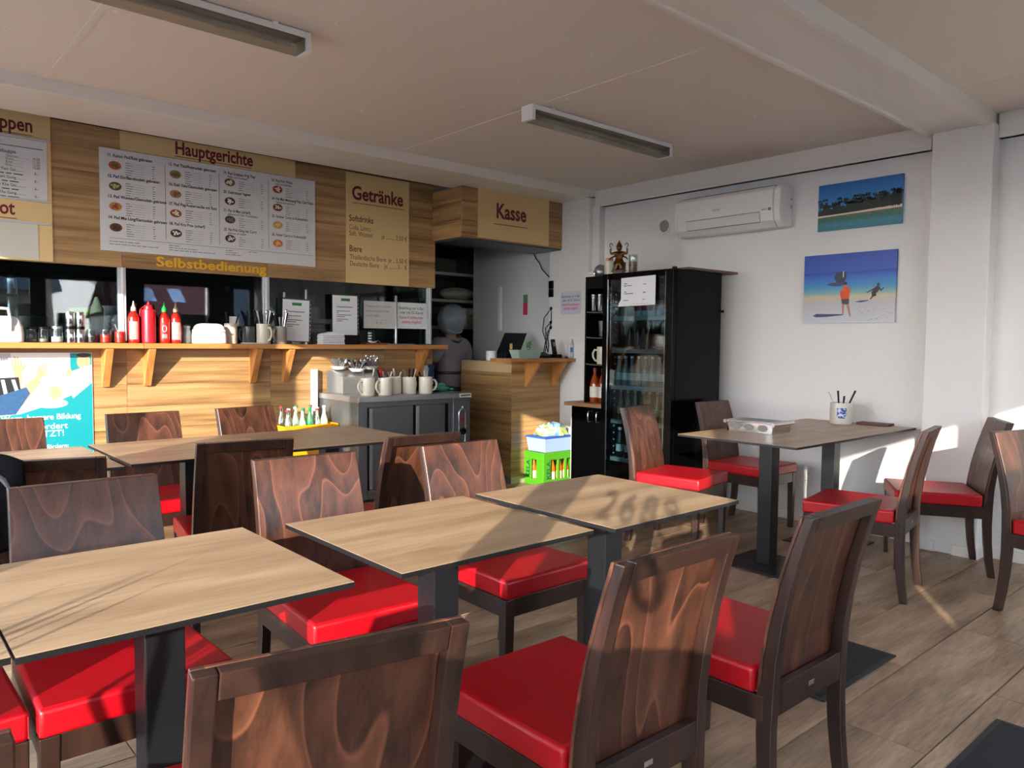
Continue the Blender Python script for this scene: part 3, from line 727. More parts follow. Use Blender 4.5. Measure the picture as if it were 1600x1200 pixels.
notice('white payment notice in green and red print on the hatch glass', 3.604, 5.652, 1.417, 0.315, 0.229, FACE_NY, bez(0.315, 0.229))
notice('lilac payment notice on the white post beside the fridge', 5.166, 5.19, 1.578, 0.262, 0.214, FACE_NX, bez(0.262, 0.214), PAPL)
hl = [(0.03, .185, .28, .19), ]
wb_ = thing('whiteboard_sign', 'white handwritten dish sign left of the payment notice on the hatch', 'sign', (3.276, 5.646, 1.413), rot=FACE_NY)
MB().box(0, 0.320, 0, 0.232, 0, 0.004).build('board', M('white card', (206, 204, 198), 0.4), wb_)
t_ = MB(); text_mesh(t_, 'Mussaman Curry m. Gemüse', 0.022, 0.180, 0.026, 0.0, 0.8, z=0.0045); text_mesh(t_, 'mit Cashewnüssen, Kartoffeln', 0.022, 0.140, 0.024, 0.0, 0.8, z=0.0045); text_mesh(t_, 'scharf, süßlich', 0.022, 0.100, 0.026, 0.0, 0.9, z=0.0045)
for k in range(8): t_.rect(0.10 + k * 0.016, 0.070, 0.110 + k * 0.016, 0.073, 0.0045)
text_mesh(t_, '8.- €', 0.12, 0.038, 0.03, 0.0, 1.0, z=0.0045)
tag(t_.build('handwriting', INKG, wb_), kind='stuff')
def sheet_lines(w_, h_):
    out = [(0.035, h_ * .70, w_ - 0.04, h_ * .722)]
    for k, (yy, f) in enumerate(((.60, .78), (.555, .12), (.50, .85), (.455, .5), (.39, .68), (.345, .34))): out.append((0.035, h_ * yy, 0.035 + (w_ - 0.07) * f, h_ * yy + 0.006))
    return [('green_block', GREENP, [(w_ * .34, h_ * .86, w_ * .70, h_ * .93)]), ('print_lines', INKG, out)]
notice('sleeved white notice sheet standing beside the stoneware cutlery mugs', 2.532, 5.60, 1.302, 0.222, 0.322, FACE_NY, sheet_lines(.222, .322), tilt=1.5, sleeve=True)
notice('sleeved white notice sheet standing right of the napkin stack', 2.964, 5.60, 1.352, 0.225, 0.322, FACE_NY, sheet_lines(.225, .322), sleeve=True)
for x, z0, z1, lab in ((2.742, 1.275, 1.70, 'short steel rod post at the right of the first sleeved notice'), (3.600, 1.275, 1.695, 'short steel rod post between the two hatch signs'), (2.56, 1.275, 1.67, 'short steel rod post behind the first sleeved notice')):
    tag(MB().lathe([(0.0, z0), (0.011, z0), (0.011, z1), (0.009, z1 + 0.006), (0.0, z1 + 0.006)], 12, (x, 5.615 if x < 3.5 else 5.650, 0)).build('sign_rod', STEEL, None, smooth=40), lab, 'rod')
ph = thing('paper_stand', 'black clip stand holding the second sleeved notice up', 'stand', (3.08, 5.585, 1.2745))
MB().box(-0.12, 0.12, -0.012, 0.012, 0, 0.078).build('stand_base', BLKP, ph, bevel=0.003)

# ------------------------------------------------------------------ things on the service shelf
SZ = 1.2748; SY = 5.545
def jar(label, x, y, r, h, fill, fillcol, lid=None, z=SZ, group='glass jars on the service shelf', stick=False, fillr=0.9):
    t = thing('condiment_jar', label, 'jar', (x, y, z), 0, group)
    MB().lathe([(r * .9, 0), (r, 0.006), (r, h * .72), (r * .86, h * .86), (r * .86, h)], 16, caps=False).build('glass_body', DGLASS, t, smooth=40)
    if fill: MB().lathe([(r * fillr, 0.004), (r * fillr, h * fill)], 14).build('filling', fillcol, t, smooth=40)
    if lid: MB().lathe([(r * .92, h), (r * .92, h + .014), (r * .8, h + .016)], 16).build('lid', lid, t, smooth=40)
    if stick: MB().tube([(0, 0, h * .3), (-r * .9, 0, h * 1.45)], 0.0028, 6).build('spoon_handle', STEEL, t)
    return t
WF = C('white powder', (226, 222, 214)); DKF = C('dark soy sauce', (44, 14, 12), 0.25); RCF = M('chopped red chili', (206, 40, 18), 0.35, var=0.5, vscale=120); RSF = C('red chili sauce', (200, 36, 14), 0.3)
jar('empty looking glass jar with black lid next to the white lidded box', 0.868, SY + .04, 0.031, 0.082, 0.25, C('grey spice', (120, 112, 104)), BLKP)
jar('glass jar with black lid, second right of the white lidded box', 0.932, SY + .04, 0.031, 0.082, 0.3, C('pale spice', (160, 150, 136)), BLKP)
jar('glass jar half full of white sugar left of the steel shakers', 1.000, SY - .01, 0.035, 0.088, 0.42, WF, M('steel shaker lid', (190, 190, 190), .3, 1.0))
jar('glass of dark soy sauce right of the steel shakers', 1.197, SY - .015, 0.036, 0.086, 0.55, DKF)
jar('glass of chopped red chili in oil between the soy and the red sauce', 1.279, SY - .015, 0.036, 0.086, 0.60, RCF)
jar('glass full of red chili sauce with a spoon handle sticking out', 1.366, SY - .015, 0.035, 0.086, 0.88, RSF, stick=True, fillr=.96)
for x, lab in ((1.072, 'left of two tall ribbed steel shaker tins on the shelf'), (1.128, 'right of two tall ribbed steel shaker tins on the shelf')):
    t = thing('shaker_tin', lab, 'tin', (x, SY - .02, SZ), 0, 'steel shaker tins')
    MB().lathe([(.026, 0), (.027, .004), (.027, .085), (.025, .09), (.025, .098), (.027, .102), (.027, .185), (.025, .196), (.0, .198)], 18, caps=False).build('tin_body', CHROME, t, smooth=30)
    MB().lathe([(.0272, .086), (.0278, .090), (.0278, .1), (.0272, .104)], 18, caps=False).build('black_ring', BLKP, t, smooth=40)
def sauce_bottle(label, x, y, capcol, labelcol, liquid, logo):
    t = thing('chili_sauce_bottle', label, 'bottle', (x, y, SZ), 0, 'chili sauce bottles')
    MB().lathe([(.030, 0), (.035, .006), (.036, .02), (.036, .165), (.032, .185), (.020, .205), (.014, .212), (0.0, .213)], 18, caps=False).build('bottle_body', liquid, t, smooth=40)
    MB().lathe([(.0355, .170), (.031, .19), (.0195, .211), (.015, .222)], 18, caps=False).build('bottle_shoulder', DGLASS, t, smooth=40)
    MB().lathe([(.0165, .215), (.0165, .238), (.012, .244), (.007, .256), (.0035, .282), (.0, .284)], 14, caps=False).build('nozzle_cap', capcol, t, smooth=40)
    lb = MB(); n_ = 10; vs = []
    a0, a1 = math.radians(-150), math.radians(-60)
    for k in range(n_ + 1):
        a = a0 + (a1 - a0) * k / n_; vs += [(.0367 * math.cos(a), .0367 * math.sin(a), .025), (.0367 * math.cos(a), .0367 * math.sin(a), .145)]
    lb.add(vs, [(2 * k, 2 * k + 2, 2 * k + 3, 2 * k + 1) for k in range(n_)])
    l_ = lb.build('print_label', labelcol, t, smooth=40)
    if logo:
        r_ = MB(); r_.tube([(.0375 * math.cos(math.radians(-105) + .35 * math.cos(u)), .0375 * math.sin(math.radians(-105) + .35 * math.cos(u)), .1 + .022 * math.sin(u)) for u in [k * math.pi / 6 for k in range(12)]], .002, 5, True)
        for k in range(4):
            a = math.radians(-105 + (k - 1.5) * 14); r_.tube([(.0374 * math.cos(a), .0374 * math.sin(a), .035), (.0374 * math.cos(a), .0374 * math.sin(a), .062)], .0016, 5)
        tag(r_.build('label_print', WHP, t), kind='stuff')
    else:
        r_ = MB()
        for k in range(7):
            z = .04 + k * .014; r_.tube([(.0369 * math.cos(math.radians(a)), .0369 * math.sin(math.radians(a)), z) for a in (-138, -120, -100, -75)], .0013, 4)
        tag(r_.build('label_print', REDP, t), kind='stuff')
    return t
CHL = M('red chili sauce in bottle', (206, 34, 22), 0.25, coat=0.4)
sauce_bottle('chili sauce bottle with a pale nozzle cap, leftmost and beside the sauce glass', 1.452, SY - .01, C('cream cap', (222, 206, 170)), M('pink white label', (226, 170, 164), .5), CHL, False)
sauce_bottle('chili sauce bottle with a green nozzle cap', 1.648, SY - .01, C('green cap', (20, 160, 60)), M('red label', (200, 30, 26), .5), CHL, True)
sauce_bottle('chili sauce bottle with a dull beige cap right of the green capped one', 1.724, SY - .01, C('beige cap', (150, 128, 96)), M('pale label', (222, 176, 170), .5), CHL, False)
t = thing('ketchup_bottle', 'plain red plastic squeeze bottle, tallest on the shelf', 'bottle', (1.543, SY - .025, SZ))
KET = C('red squeeze plastic', (206, 22, 40), 0.35)
MB().lathe([(.040, 0), (.0445, .006), (.045, .03), (.045, .22), (.0445, .226), (.030, .230), (.030, .246), (.026, .256), (.010, .262), (.006, .28), (0, .281)], 22, caps=False).build('bottle_body', KET, t, smooth=35)
MB().tube([(-.044, 0, .175), (-.056, 0, .19), (-.054, 0, .225), (-.034, 0, .245), (-.02, 0, .25)], .0032, 6).build('cap_strap', KET, t, smooth=60)
t = thing('storage_jar', 'dull grey glass jar behind the white butter dish', 'jar', (1.803, SY + .03, SZ))
MB().lathe([(.032, 0), (.034, .004), (.034, .085), (.028, .095), (.028, .105), (.031, .107), (.031, .122), (0, .123)], 18, caps=False).build('jar_body', M('grey smoked glass', (104, 112, 110), .2), t, smooth=40)
# white lidded boxes
def lidded(label, x, y, w_, h1, h2, handle):
    t = thing('lidded_box', label, 'box', (x, y, SZ))
    s_ = MB(); n_ = 24
    def sq(z, a, b): return [(a * math.copysign(abs(math.cos(u)) ** .45, math.cos(u)), b * math.copysign(abs(math.sin(u)) ** .45, math.sin(u)), z) for u in [2 * math.pi * k / n_ for k in range(n_)]]
    def shell(prof):
        m_ = MB(); vs = []; fs = []
        for z, a, b in prof: vs += sq(z, a, b)
        for q in range(len(prof) - 1):
            for i in range(n_): j = (i + 1) % n_; fs.append((q * n_ + i, q * n_ + j, (q + 1) * n_ + j, (q + 1) * n_ + i))
        fs.append(tuple(range((len(prof) - 1) * n_, len(prof) * n_))); return m_.add(vs, fs)
    a, b = w_ / 2, 0.062
    shell([(0, a * .93, b * .93), (.004, a * .97, b), (h1 * .5, a * .98, b), (h1, a * .93, b * .95)]).build('box_body', WHP, t, smooth=40)
    shell([(h1, a * .90, b * .92), (h1 + h2 * .5, a * .84, b * .86), (h1 + h2 * .85, a * .7, b * .7), (h1 + h2, a * .5, b * .5)]).build('box_lid', M('frosted lid', (214, 222, 228), .2, coat=.3), t, smooth=50)
    if handle:
        MB().tube([(0.03, -b - .002, h1 * .7), (.03, -b - .006, h1 + h2 * .6), (.025, -.02, h1 + h2 + .045), (-.06, 0, h1 + h2 + .05)], .009, 8).build('carry_handle', WHP, t, smooth=60)
    else: MB().box(a * .3, a * .78, -b - .004, -b + .004, h1 * .86, h1 * .98).build('latch', C('grey latch', (186, 188, 188)), t, bevel=.002)
    return t
lidded('white lidded box with carry handle at the left end of the shelf', 0.715, SY, 0.215, .10, .06, True)
lidded('white butter dish box with a clear domed lid', 1.952, SY - .015, 0.236, .098, .045, False)
# mugs with cutlery
def mug_parts(t, r, h, mat, ang, hand=True, inside=STONEI):
    MB().lathe([(r * .92, 0), (r, .006), (r, h * .93), (r * .97, h), (r * .88, h), (r * .86, h - .05), (0, h - .05)], 20, caps=False).build('mug_body', mat, t, smooth=40)
    if hand:
        a = math.radians(ang); pts = [(r * .95, .8), (r * 1.35, .82), (r * 1.62, .62), (r * 1.6, .42), (r * 1.3, .22), (r * .95, .18)]
        MB().tube([(p * math.cos(a), p * math.sin(a), q * h) for p, q in pts], .0085, 8).build('mug_handle', mat, t, smooth=60)
def cutlery(t, r, h, n_, kinds, zl=.10, seed=1):
    rr = random.Random(seed)
    for k in range(n_):
        a = 2 * math.pi * k / n_ + rr.uniform(-.3, .3); ln = zl + rr.uniform(-.02, .03); d = r * .65; tl = rr.uniform(.02, .045)
        p0 = Vector((d * math.cos(a) * .5, d * math.sin(a) * .5, h * .45)); p1 = Vector((d * math.cos(a) + tl * math.cos(a), d * math.sin(a) * .9, h + ln * .75))
        kd = kinds[k % len(kinds)]
        if kd == 'knife': MB().tube([p0, p1.lerp(p0, .45), p1], [.003, .0055, .007], 6).build('knife_handle', BLKP, t)
        elif kd == 'spoon':
            m_ = MB().tube([p0, p1], [.002, .0038], 6); m_.sphere(p1 + (p1 - p0).normalized() * .014, (.010, .005, .017), 8, 6); m_.build('spoon', CHROME, t, smooth=50)
        elif kd == 'fork': MB().tube([p0, p1.lerp(p0, .4), p1], [.002, .003, .0085], 6).build('fork_handle', STEEL, t)
        else: MB().tube([p0, p1], [.0025, .003], 6).build('stick', WHP, t)
t = thing('cutlery_mug', 'stoneware mug with knives and a white card right of the butter dish', 'mug', (2.122, SY + .025, SZ), 0, 'stoneware mugs on the shelf'); mug_parts(t, .046, .148, STONE, 0, False); cutlery(t, .046, .148, 3, ['knife'], .09, 3)
MB().box(-.01, .06, -.001, .001, .13, .20).build('white_card', WHPAP, t)
t = thing('cutlery_mug', 'stoneware mug with its handle to the front, packed with forks and knives', 'mug', (2.357, SY - .01, SZ), 0, 'stoneware mugs on the shelf'); mug_parts(t, .052, .150, STONE, -70); cutlery(t, .052, .150, 12, ['fork', 'knife', 'fork', 'knife', 'spoon'], .11, 5)
t = thing('cutlery_mug', 'stoneware mug with handle to the left next to the first sleeved notice', 'mug', (2.492, SY - .012, SZ), 0, 'stoneware mugs on the shelf'); mug_parts(t, .045, .135, STONEG, 200); cutlery(t, .047, .135, 7, ['knife', 'fork', 'spoon', 'knife'], .11, 8)
t = thing('dark_mug', 'dark grey mug behind the stoneware mugs', 'mug', (2.262, SY + .035, SZ)); mug_parts(t, .045, .13, C('dark mug glaze', (70, 72, 72), .3), 170)
t = thing('napkin_stack', 'stack of folded white paper napkins on the shelf', 'napkins', (2.905, SY - .03, SZ))
for k in range(6): MB().box(-.098 + .004 * (k % 2), .098 - .003 * (k % 3), -.05, .05, k * .0135, k * .0135 + .0115).build('napkin', WHPAP, t, bevel=.003)
n_ = MB().prism([(-.09, .081), (0.0, .10), (.098, .082), (.098, .076), (-.09, .076)], 'y', -.05, .05).build('napkin', WHPAP, t, bevel=.002)
t = thing('wooden_tray', 'small wooden tray with a white dish below the handwritten sign', 'tray', (3.325, SY, SZ))
MB().box(-.115, .115, -.05, .05, 0, .014).build('tray_board', C('brown tray', (120, 66, 30)), t, bevel=.003)
MB().lathe([(.02, .014), (.034, .022), (.036, .026), (.0, .026)], 14, (-.02, 0, 0)).build('dish', WHP, t, smooth=40)
MB().tube([(0, .0, .026), (.03, 0, .034), (.055, 0, .02)], .004, 6).build('clip', STEEL, t)
t = thing('pencil_stand', 'tall dark striped pen pot behind the wooden tray', 'pot', (3.30, 5.585, SZ)); MB().lathe([(.016, 0), (.016, .11)], 12).build('pot_body', C('navy pot', (36, 36, 66)), t, smooth=40)
for k in range(4): MB().lathe([(.0163, .025 + k * .022), (.0163, .034 + k * .022)], 12, caps=False).build('white_stripe', WHP, t)
for (x, w_, lab, col) in ((2.262, .15, 'thin white tray lying on the shelf left of the front handled mug', (210, 210, 206)), (3.55, .26, 'flat grey folder lying on the shelf under the payment notice', (120, 122, 122)), (3.84, .16, 'flat dark green folder lying at the right end of the shelf', (44, 74, 66))):
    t = thing('flat_folder', lab, 'folder', (x, SY - .04, SZ)); MB().box(-w_ / 2, w_ / 2, -.03, .04, 0, .009).build('cover', C('folder', col), t, bevel=.002)

# ------------------------------------------------------------------ kitchen contents behind the glass
KZ = 1.2750
t = thing('work_counter', 'steel work counter inside the kitchen', 'counter', (0, 0, 0)); MB().box(-0.9, 3.9, 6.06, 6.62, .86, .90).build('worktop', STEELD, t); MB().box(-0.9, 3.9, 6.10, 6.60, .02, .86).build('cupboard', KDARK, t)
t = thing('back_counter', 'white counter units along the kitchen back wall', 'counter', (0, 0, 0)); MB().box(-0.9, 4.2, 7.0, 7.58, .9, 1.42).build('tiled_back', C('kitchen tile band', (150, 140, 126), .4), t)
def pot(label, x, y, z, r, h, mat, name='stock_pot'):
    t = thing(name, label, 'pot', (x, y, z)); MB().lathe([(r * .96, 0), (r, .01), (r, h), (r * 1.04, h + .004), (r * .97, h), (r * .95, .02), (0, .02)], 24, caps=False).build('pot_body', mat, t, smooth=40)
    for s_ in (-1, 1): MB().tube([(s_ * r, -.03, h * .8), (s_ * (r + .035), -.03, h * .82), (s_ * (r + .035), .03, h * .82), (s_ * r, .03, h * .8)], .006, 6).build('pot_handle', mat, t, smooth=60)
pot('steel stock pot behind the hatch glass beside the post', 1.46, 6.26, .902, .115, .64, STEEL)
pot('flat dark wok behind the jars in the kitchen', 0.98, 6.30, .902, .16, .55, C('dark wok', (40, 42, 44), .3), 'wok')
t = thing('vacuum_flask', 'tall steel vacuum flask behind the hatch glass at the far left', 'flask', (0.826, 6.02, KZ)); MB().lathe([(.038, 0), (.04, .006), (.04, .30), (.038, .305), (.038, .312), (.04, .316), (.04, .42), (.03, .43), (0, .43)], 20, caps=False).build('flask_body', CHROME, t, smooth=35); MB().lathe([(.0405, .300), (.0405, .318)], 20, caps=False).build('black_ring', BLKP, t)
t = thing('ladle', 'large dark ladle bowl leaning in front of the stock pot', 'ladle', (1.43, 5.80, KZ)); MB().sphere((0, 0, .15), (.075, .05, .062), 16, 10).build('ladle_bowl', C('dark steel ladle', (52, 58, 64), .2, metal=.6), t, smooth=60); MB().tube([(-.05, 0, .11), (-.12, 0, .01)], .008, 8).build('ladle_handle', BLKP, t)
t = thing('green_container', 'bright green pointed plastic scoop behind the sauce glasses', 'container', (1.20, 5.90, KZ)); MB().prism([(-.05, .10), (.05, .19), (.07, .24), (-.055, .235)], 'y', -.03, .03).build('scoop', C('lime plastic', (140, 206, 20)), t, bevel=.003); MB().lathe([(.06, 0), (.065, .12), (.055, .13), (0, .13)], 16, (.05, .05, 0), caps=False).build('green_jar', C('pickle green', (120, 140, 60)), t, smooth=40)
t = thing('citrus_press', 'pale yellow plastic juicer tip by the stock pot', 'juicer', (1.34, 6.03, KZ)); MB().lathe([(.04, 0), (.045, .24), (.03, .27), (.012, .32), (0, .325)], 14, caps=False).build('juicer_cone', C('pale lemon plastic', (226, 222, 190)), t, smooth=50)
t = thing('wall_rack', 'shelf with stacked plates seen through the hatch glass between the notices', 'rack', (3.2, 6.45, 0)); MB().box(-.20, .22, -.15, .15, 1.46, 1.50).build('rack_shelf', KWHITE, t); MB().box(-.20, -.18, -.02, .02, 0.9, 1.46).build('rack_leg', ALU, t); MB().box(.20, .22, -.02, .02, .9, 1.46).build('rack_leg', ALU, t)
for k in range(8):
    p_ = thing('dinner_plate', '%s pale plate, counted upwards, in the stack on the kitchen rack' % ('bottom', 'second', 'third', 'fourth', 'fifth', 'sixth', 'seventh', 'topmost')[k], 'plate', (3.18, 6.45, 1.5005 + k * .014), 0, 'plates stacked on the kitchen rack'); MB().lathe([(.06, 0), (.105, .010), (.107, .012), (.06, .004), (0, .004)], 20, caps=False).build('plate_body', WHP, p_, smooth=50)
t = thing('cardboard_tub', 'brown cardboard tub on top of the plate stack', 'tub', (3.17, 6.45, 1.6255)); MB().lathe([(.05, 0), (.06, .085), (.057, .085), (.048, .006), (0, .006)], 18, caps=False).build('tub_body', C('kraft board', (158, 118, 72)), t, smooth=40)
t = thing('extractor_hood', 'dark extractor hood at the kitchen back wall', 'hood', (1.2, 7.1, 0)); MB().hexa([(-1.6, -.5, 1.85), (1.6, -.5, 1.85), (1.6, .48, 1.85), (-1.6, .48, 1.85), (-1.4, -.1, 2.4), (1.4, -.1, 2.4), (1.4, .48, 2.4), (-1.4, .48, 2.4)]).build('hood_shell', STEELD, t)
for x, lab in ((0.95, 'left black hook lamp on the kitchen back wall'), (2.62, 'right black hook lamp on the kitchen back wall')):
    t = thing('wall_hook', lab, 'hook', (x, 6.98, 1.78)); MB().tube([(0, 0, 0), (0, -.06, .02), (.02, -.07, .10)], .008, 6).build('hook_arm', BLKP, t); MB().sphere((0, -.05, -.01), .032, 10, 8).build('hook_knob', BLKP, t, smooth=60)
# shelf tower seen through the passage
t = thing('kitchen_shelf', 'dark steel shelf tower in the kitchen behind the cook', 'shelf', (5.25, 7.15, 0))
for x in (-.55, .36):
    for y in (-.25, .25): MB().box(x - .018, x + .018, y - .018, y + .018, 0, 2.3).build('upright', STEELD, t)
for z in (.45, .98, 1.455, 1.75, 2.05): MB().box(-.56, .375, -.27, .27, z, z + .03).build('shelf_board', C('pale shelf edge', (168, 166, 160)), t)
for k in range(12):
    x = 5.12 + (k % 4) * .105; z = 1.4855 + (k // 4) * .070
    b_ = thing('food_box', 'small white food box behind the cook, %s row, %s from the left' % (('bottom', 'middle', 'top')[k // 4], ('first', 'second', 'third', 'fourth')[k % 4]), 'box', (x, 6.98, z), 0, 'white food boxes in the kitchen'); MB().box(-.048, .048, -.05, .05, 0, .068).build('carton', C('carton cream', (196, 188, 168)), b_, bevel=.004)
t = thing('flour_sack', 'pale wrapped sack lying on the kitchen shelf above the hair net', 'sack', (5.3, 7.02, 1.7805)); MB().sphere((0, 0, .075), (.24, .14, .075), 16, 8).build('sack_body', M('pale film', (176, 170, 150), .3), t, smooth=60)
t = thing('paper_cups', 'stack of pale paper cups on the kitchen shelf at the left', 'cups', (4.82, 6.98, 1.7805)); MB().lathe([(.035, 0), (.045, .16), (.04, .17), (0, .17)], 16, caps=False).build('cup_stack', WHP, t, smooth=40)
for (x, z, w_, h_, lab) in ((5.05, 2.081, .3, .16, 'dark box on the topmost kitchen shelf at left'), (5.44, 2.081, .2, .2, 'grey box on the topmost kitchen shelf at right'), (5.02, 1.0105, .3, .25, 'dark appliance on the lower kitchen shelf')):
    t = thing('storage_box', lab, 'box', (x, 7.05, z)); MB().box(-w_ / 2, w_ / 2, -.15, .15, 0, h_).build('box_body', C('storage', (74, 72, 66)), t, bevel=.006)
t = thing('ceiling_fixture', 'white socket box under the kitchen ceiling by the canopy', 'fixture', (5.02, 6.05, 2.42)); MB().box(-.10, .10, -.14, .14, 0, .08).build('box_body', WHP, t, bevel=.006); MB().lathe([(.02, -.004), (.02, 0)], 12, (.03, -.08, 0)).build('socket', BLKP, t)
MB().tube([(.08, -.13, .02), (.12, -.16, .06), (.13, -.16, .09)], .004, 6).build('lead', BLKP, t)
t = thing('cable_duct', 'vertical white plastic tube on the kitchen side wall', 'duct', (5.205, 6.145, 1.43)); MB().box(-.012, .014, -.022, .022, 0, .46).build('duct_body', WHP, t, bevel=.004)
t = thing('sticky_strip', 'pink paper strip with a green top stuck on the kitchen wall', 'note', (5.218, 5.79, 1.588), rot=FACE_NX)
MB().box(0, .066, 0, .125, 0, .001).build('pink_note', C('pink paper', (196, 46, 92), .6), t); MB().box(.002, .066, .125, .205, 0, .001).build('green_note', C('green paper', (86, 128, 96), .6), t)

# ------------------------------------------------------------------ warming cabinet with cutlery rack and mugs
hc = thing('warming_cabinet', 'stainless steel warming cabinet with two sliding doors under the serving end', 'cabinet', (0, 0, 0))
cb = MB(); cb.box(2.845, 2.925, 4.985, 5.60, .10, .842); cb.box(2.925, 3.90, 5.02, 5.60, .10, .842); cb.box(2.925, 3.725, 4.985, 5.02, .802, .842); cb.box(2.925, 3.725, 4.985, 5.02, .10, .17)
cb.build('cabinet_body', STEELD, hc, bevel=.003)
MB().box(2.838, 3.902, 4.962, 5.605, .842, .885).build('worktop', STEEL, hc, bevel=.004)
for a, b, y in ((2.945, 3.345, 4.998), (3.375, 3.665, 5.008)):
    d_ = MB().box(a, b, y, y + .012, .175, .80).build('sliding_door', STEELD, hc, bevel=.003)
    MB().box(a, a + .028, y - .012, y, .175, .795).build('door_grip', STEEL, d_, bevel=.003)
MB().box(3.352, 3.368, 5.000, 5.018, .175, .80).build('door_gap', BLKP, hc)
MB().box(3.672, 3.690, 5.000, 5.018, .175, .80).build('door_gap', BLKP, hc)
cp = MB().box(3.725, 3.898, 4.978, 5.02, .10, .842).build('control_panel', STEELD, hc, bevel=.004)
ov = [(3.815 + .032 * math.cos(u) , .60 + (.115 if math.sin(u) > 0 else -.115) + .035 * math.sin(u)) for u in [2 * math.pi * k / 20 for k in range(20)]]
MB().tube([(x, 4.976, z) for x, z in ov], .006, 8, True).build('chrome_surround', CHROME, cp, smooth=60)
MB().box(3.800, 3.832, 4.972, 4.978, .645, .685).build('red_switch', C('red rocker', (150, 18, 30)), cp, bevel=.002)
kn = MB(); n_ = 18; kn.add([(3.815 + .028 * math.cos(2 * math.pi * k / n_), yy, .565 + .028 * math.sin(2 * math.pi * k / n_)) for yy in (4.978, 4.952) for k in range(n_)], [(k, (k + 1) % n_, n_ + (k + 1) % n_, n_ + k) for k in range(n_)] + [tuple(range(n_, 2 * n_))[::-1]])
kn.build('control_knob', BLKP, cp)
MB().sphere((3.818, 4.976, .765), .007, 8, 6).build('pilot_light', WHP, cp)
pl = MB().box(3.775, 3.893, 4.957, 4.962, .848, .879).build('maker_plate', C('plate cream', (206, 200, 182)), hc)
MB().box(3.785, 3.884, 4.9560, 4.957, .859, .869).build('maker_strip', INK, pl)
for x in (2.88, 3.86):
    for y in (5.02, 5.56): MB().lathe([(.02, 0), (.02, .10)], 10, (x, y, 0)).build('foot', BLKP, hc)
t = thing('aluminium_profile', 'pale aluminium profile standing between the wall and the warming cabinet', 'profile', (2.806, 5.602, .0)); MB().box(-.026, .018, -.02, .025, 0, 1.075).build('profile_body', ALU, t, bevel=.003); MB().box(.0, .004, -.023, -.02, 0, 1.07).build('edge_strip', WHP, t)
# sloped cutlery rack
cr_ = thing('cutlery_rack', 'sloped stainless cutlery rack at the left of the warming cabinet top', 'rack', (2.905, 5.33, .886))
rk = MB().prism([(0, 0), (.26, 0), (.26, .185), (.20, .185), (0, .135)], 'x', 0, .40); rk.build('rack_body', STEEL, cr_, bevel=.003)
for k, (x, y) in enumerate(((.075, .19), (.175, .075), (.315, .12))):
    t = thing('cutlery_pot', ('white rimmed pot of forks at the left of the cutlery rack', 'white rimmed pot of spoons in the middle of the cutlery rack', 'white rimmed pot of bright spoons at the right of the cutlery rack')[k], 'pot', (2.905 + x, 5.33 + y, .886 + (.187 if y > .1 else .172)), 0, 'pots of cutlery on the steel rack')
    MB().lathe([(.045, .0), (.068, .022), (.072, .026), (.06, .022), (.03, .012), (0, .012)], 16, caps=False).build('pot_rim', WHP, t, smooth=50)
    cutlery(t, .058, .02, 34, (['fork'], ['fork', 'knife', 'fork', 'fork'], ['fork', 'spoon', 'fork'])[k], .070, 20 + k)
# cutlery mugs on the cabinet
for k, (x, y, a, lab) in enumerate(((2.995, 5.10, 190, 'leftmost cream mug on the warming cabinet, handle to the left'), (3.125, 5.06, 190, 'second cream mug in the row on the warming cabinet'), (3.275, 5.16, 60, 'shaded mug in the middle of the row on the warming cabinet'), (3.375, 5.10, 20, 'fourth mug from the left on the warming cabinet'), (3.505, 5.06, -20, 'last cream mug of the row, handle to the right'))):
    t = thing('cream_mug', lab, 'mug', (x, y, .8855), 0, 'cream cutlery mugs on the warming cabinet'); mug_parts(t, .056, .135, M('cream glaze', (226, 218, 200), .22), a)
    cutlery(t, .056, .135, (3, 3, 4, 5, 4)[k], (['fork', 'stick'], ['fork', 'knife'], ['fork', 'fork'], ['fork', 'knife', 'fork'], ['knife', 'fork'])[k], .07, 40 + k)
t = thing('red_spoon', 'red plastic ladle bowl sticking up behind the cream mugs', 'spoon', (3.24, 5.30, .886)); MB().sphere((0, 0, .165), (.035, .014, .03), 12, 8).build('spoon_bowl', C('red plastic', (190, 20, 30)), t, smooth=60); MB().tube([(0, 0, .14), (.02, .0, 0)], .006, 6).build('spoon_handle', BLKP, t)
t = thing('black_box', 'black toaster like box at the right end of the warming cabinet', 'box', (3.66, 5.42, .8855)); MB().box(-.06, .06, -.06, .06, 0, .125).build('box_body', BLKP, t, bevel=.006)
t = thing('teal_gloves', 'crumpled teal gloves on the warming cabinet beside the cook', 'gloves', (3.78, 5.22, .8855))
g_ = MB()
for k, (x, y, z, r) in enumerate(((0, 0, .025, .05), (.06, .02, .02, .04), (-.05, .01, .03, .035), (.02, .03, .05, .04), (.09, -.02, .015, .025))): g_.sphere((x, y, z), (r, r * .6, r * .5), 9, 6)
tag(g_.build('glove_folds', M('teal rubber', (70, 150, 132), .5, bump=.6, bscale=30), t, smooth=60), kind='stuff')
t = thing('black_tray', 'flat black tray lying beside the teal gloves', 'tray', (3.70, 5.18, .8855)); MB().box(-.07, .0, -.04, .03, 0, .012).build('tray_body', BLKP, t, bevel=.003)
t = thing('blue_leaflet', 'blue and white folder hanging at the end of the oak wall', 'leaflet', (3.868, 5.628, .92), rot=FACE_NY); MB().box(0, .11, 0, .17, 0, .003).build('white_sheet', WHPAP, t); MB().box(.052, .118, .02, .18, .004, .006).build('blue_cover', C('navy cover', (16, 62, 104)), t); MB().tube([(.08, .02, .003), (.07, -.25, .003), (.06, -.3, .003)], .005, 6).build('hanging_cord', BLKP, t)
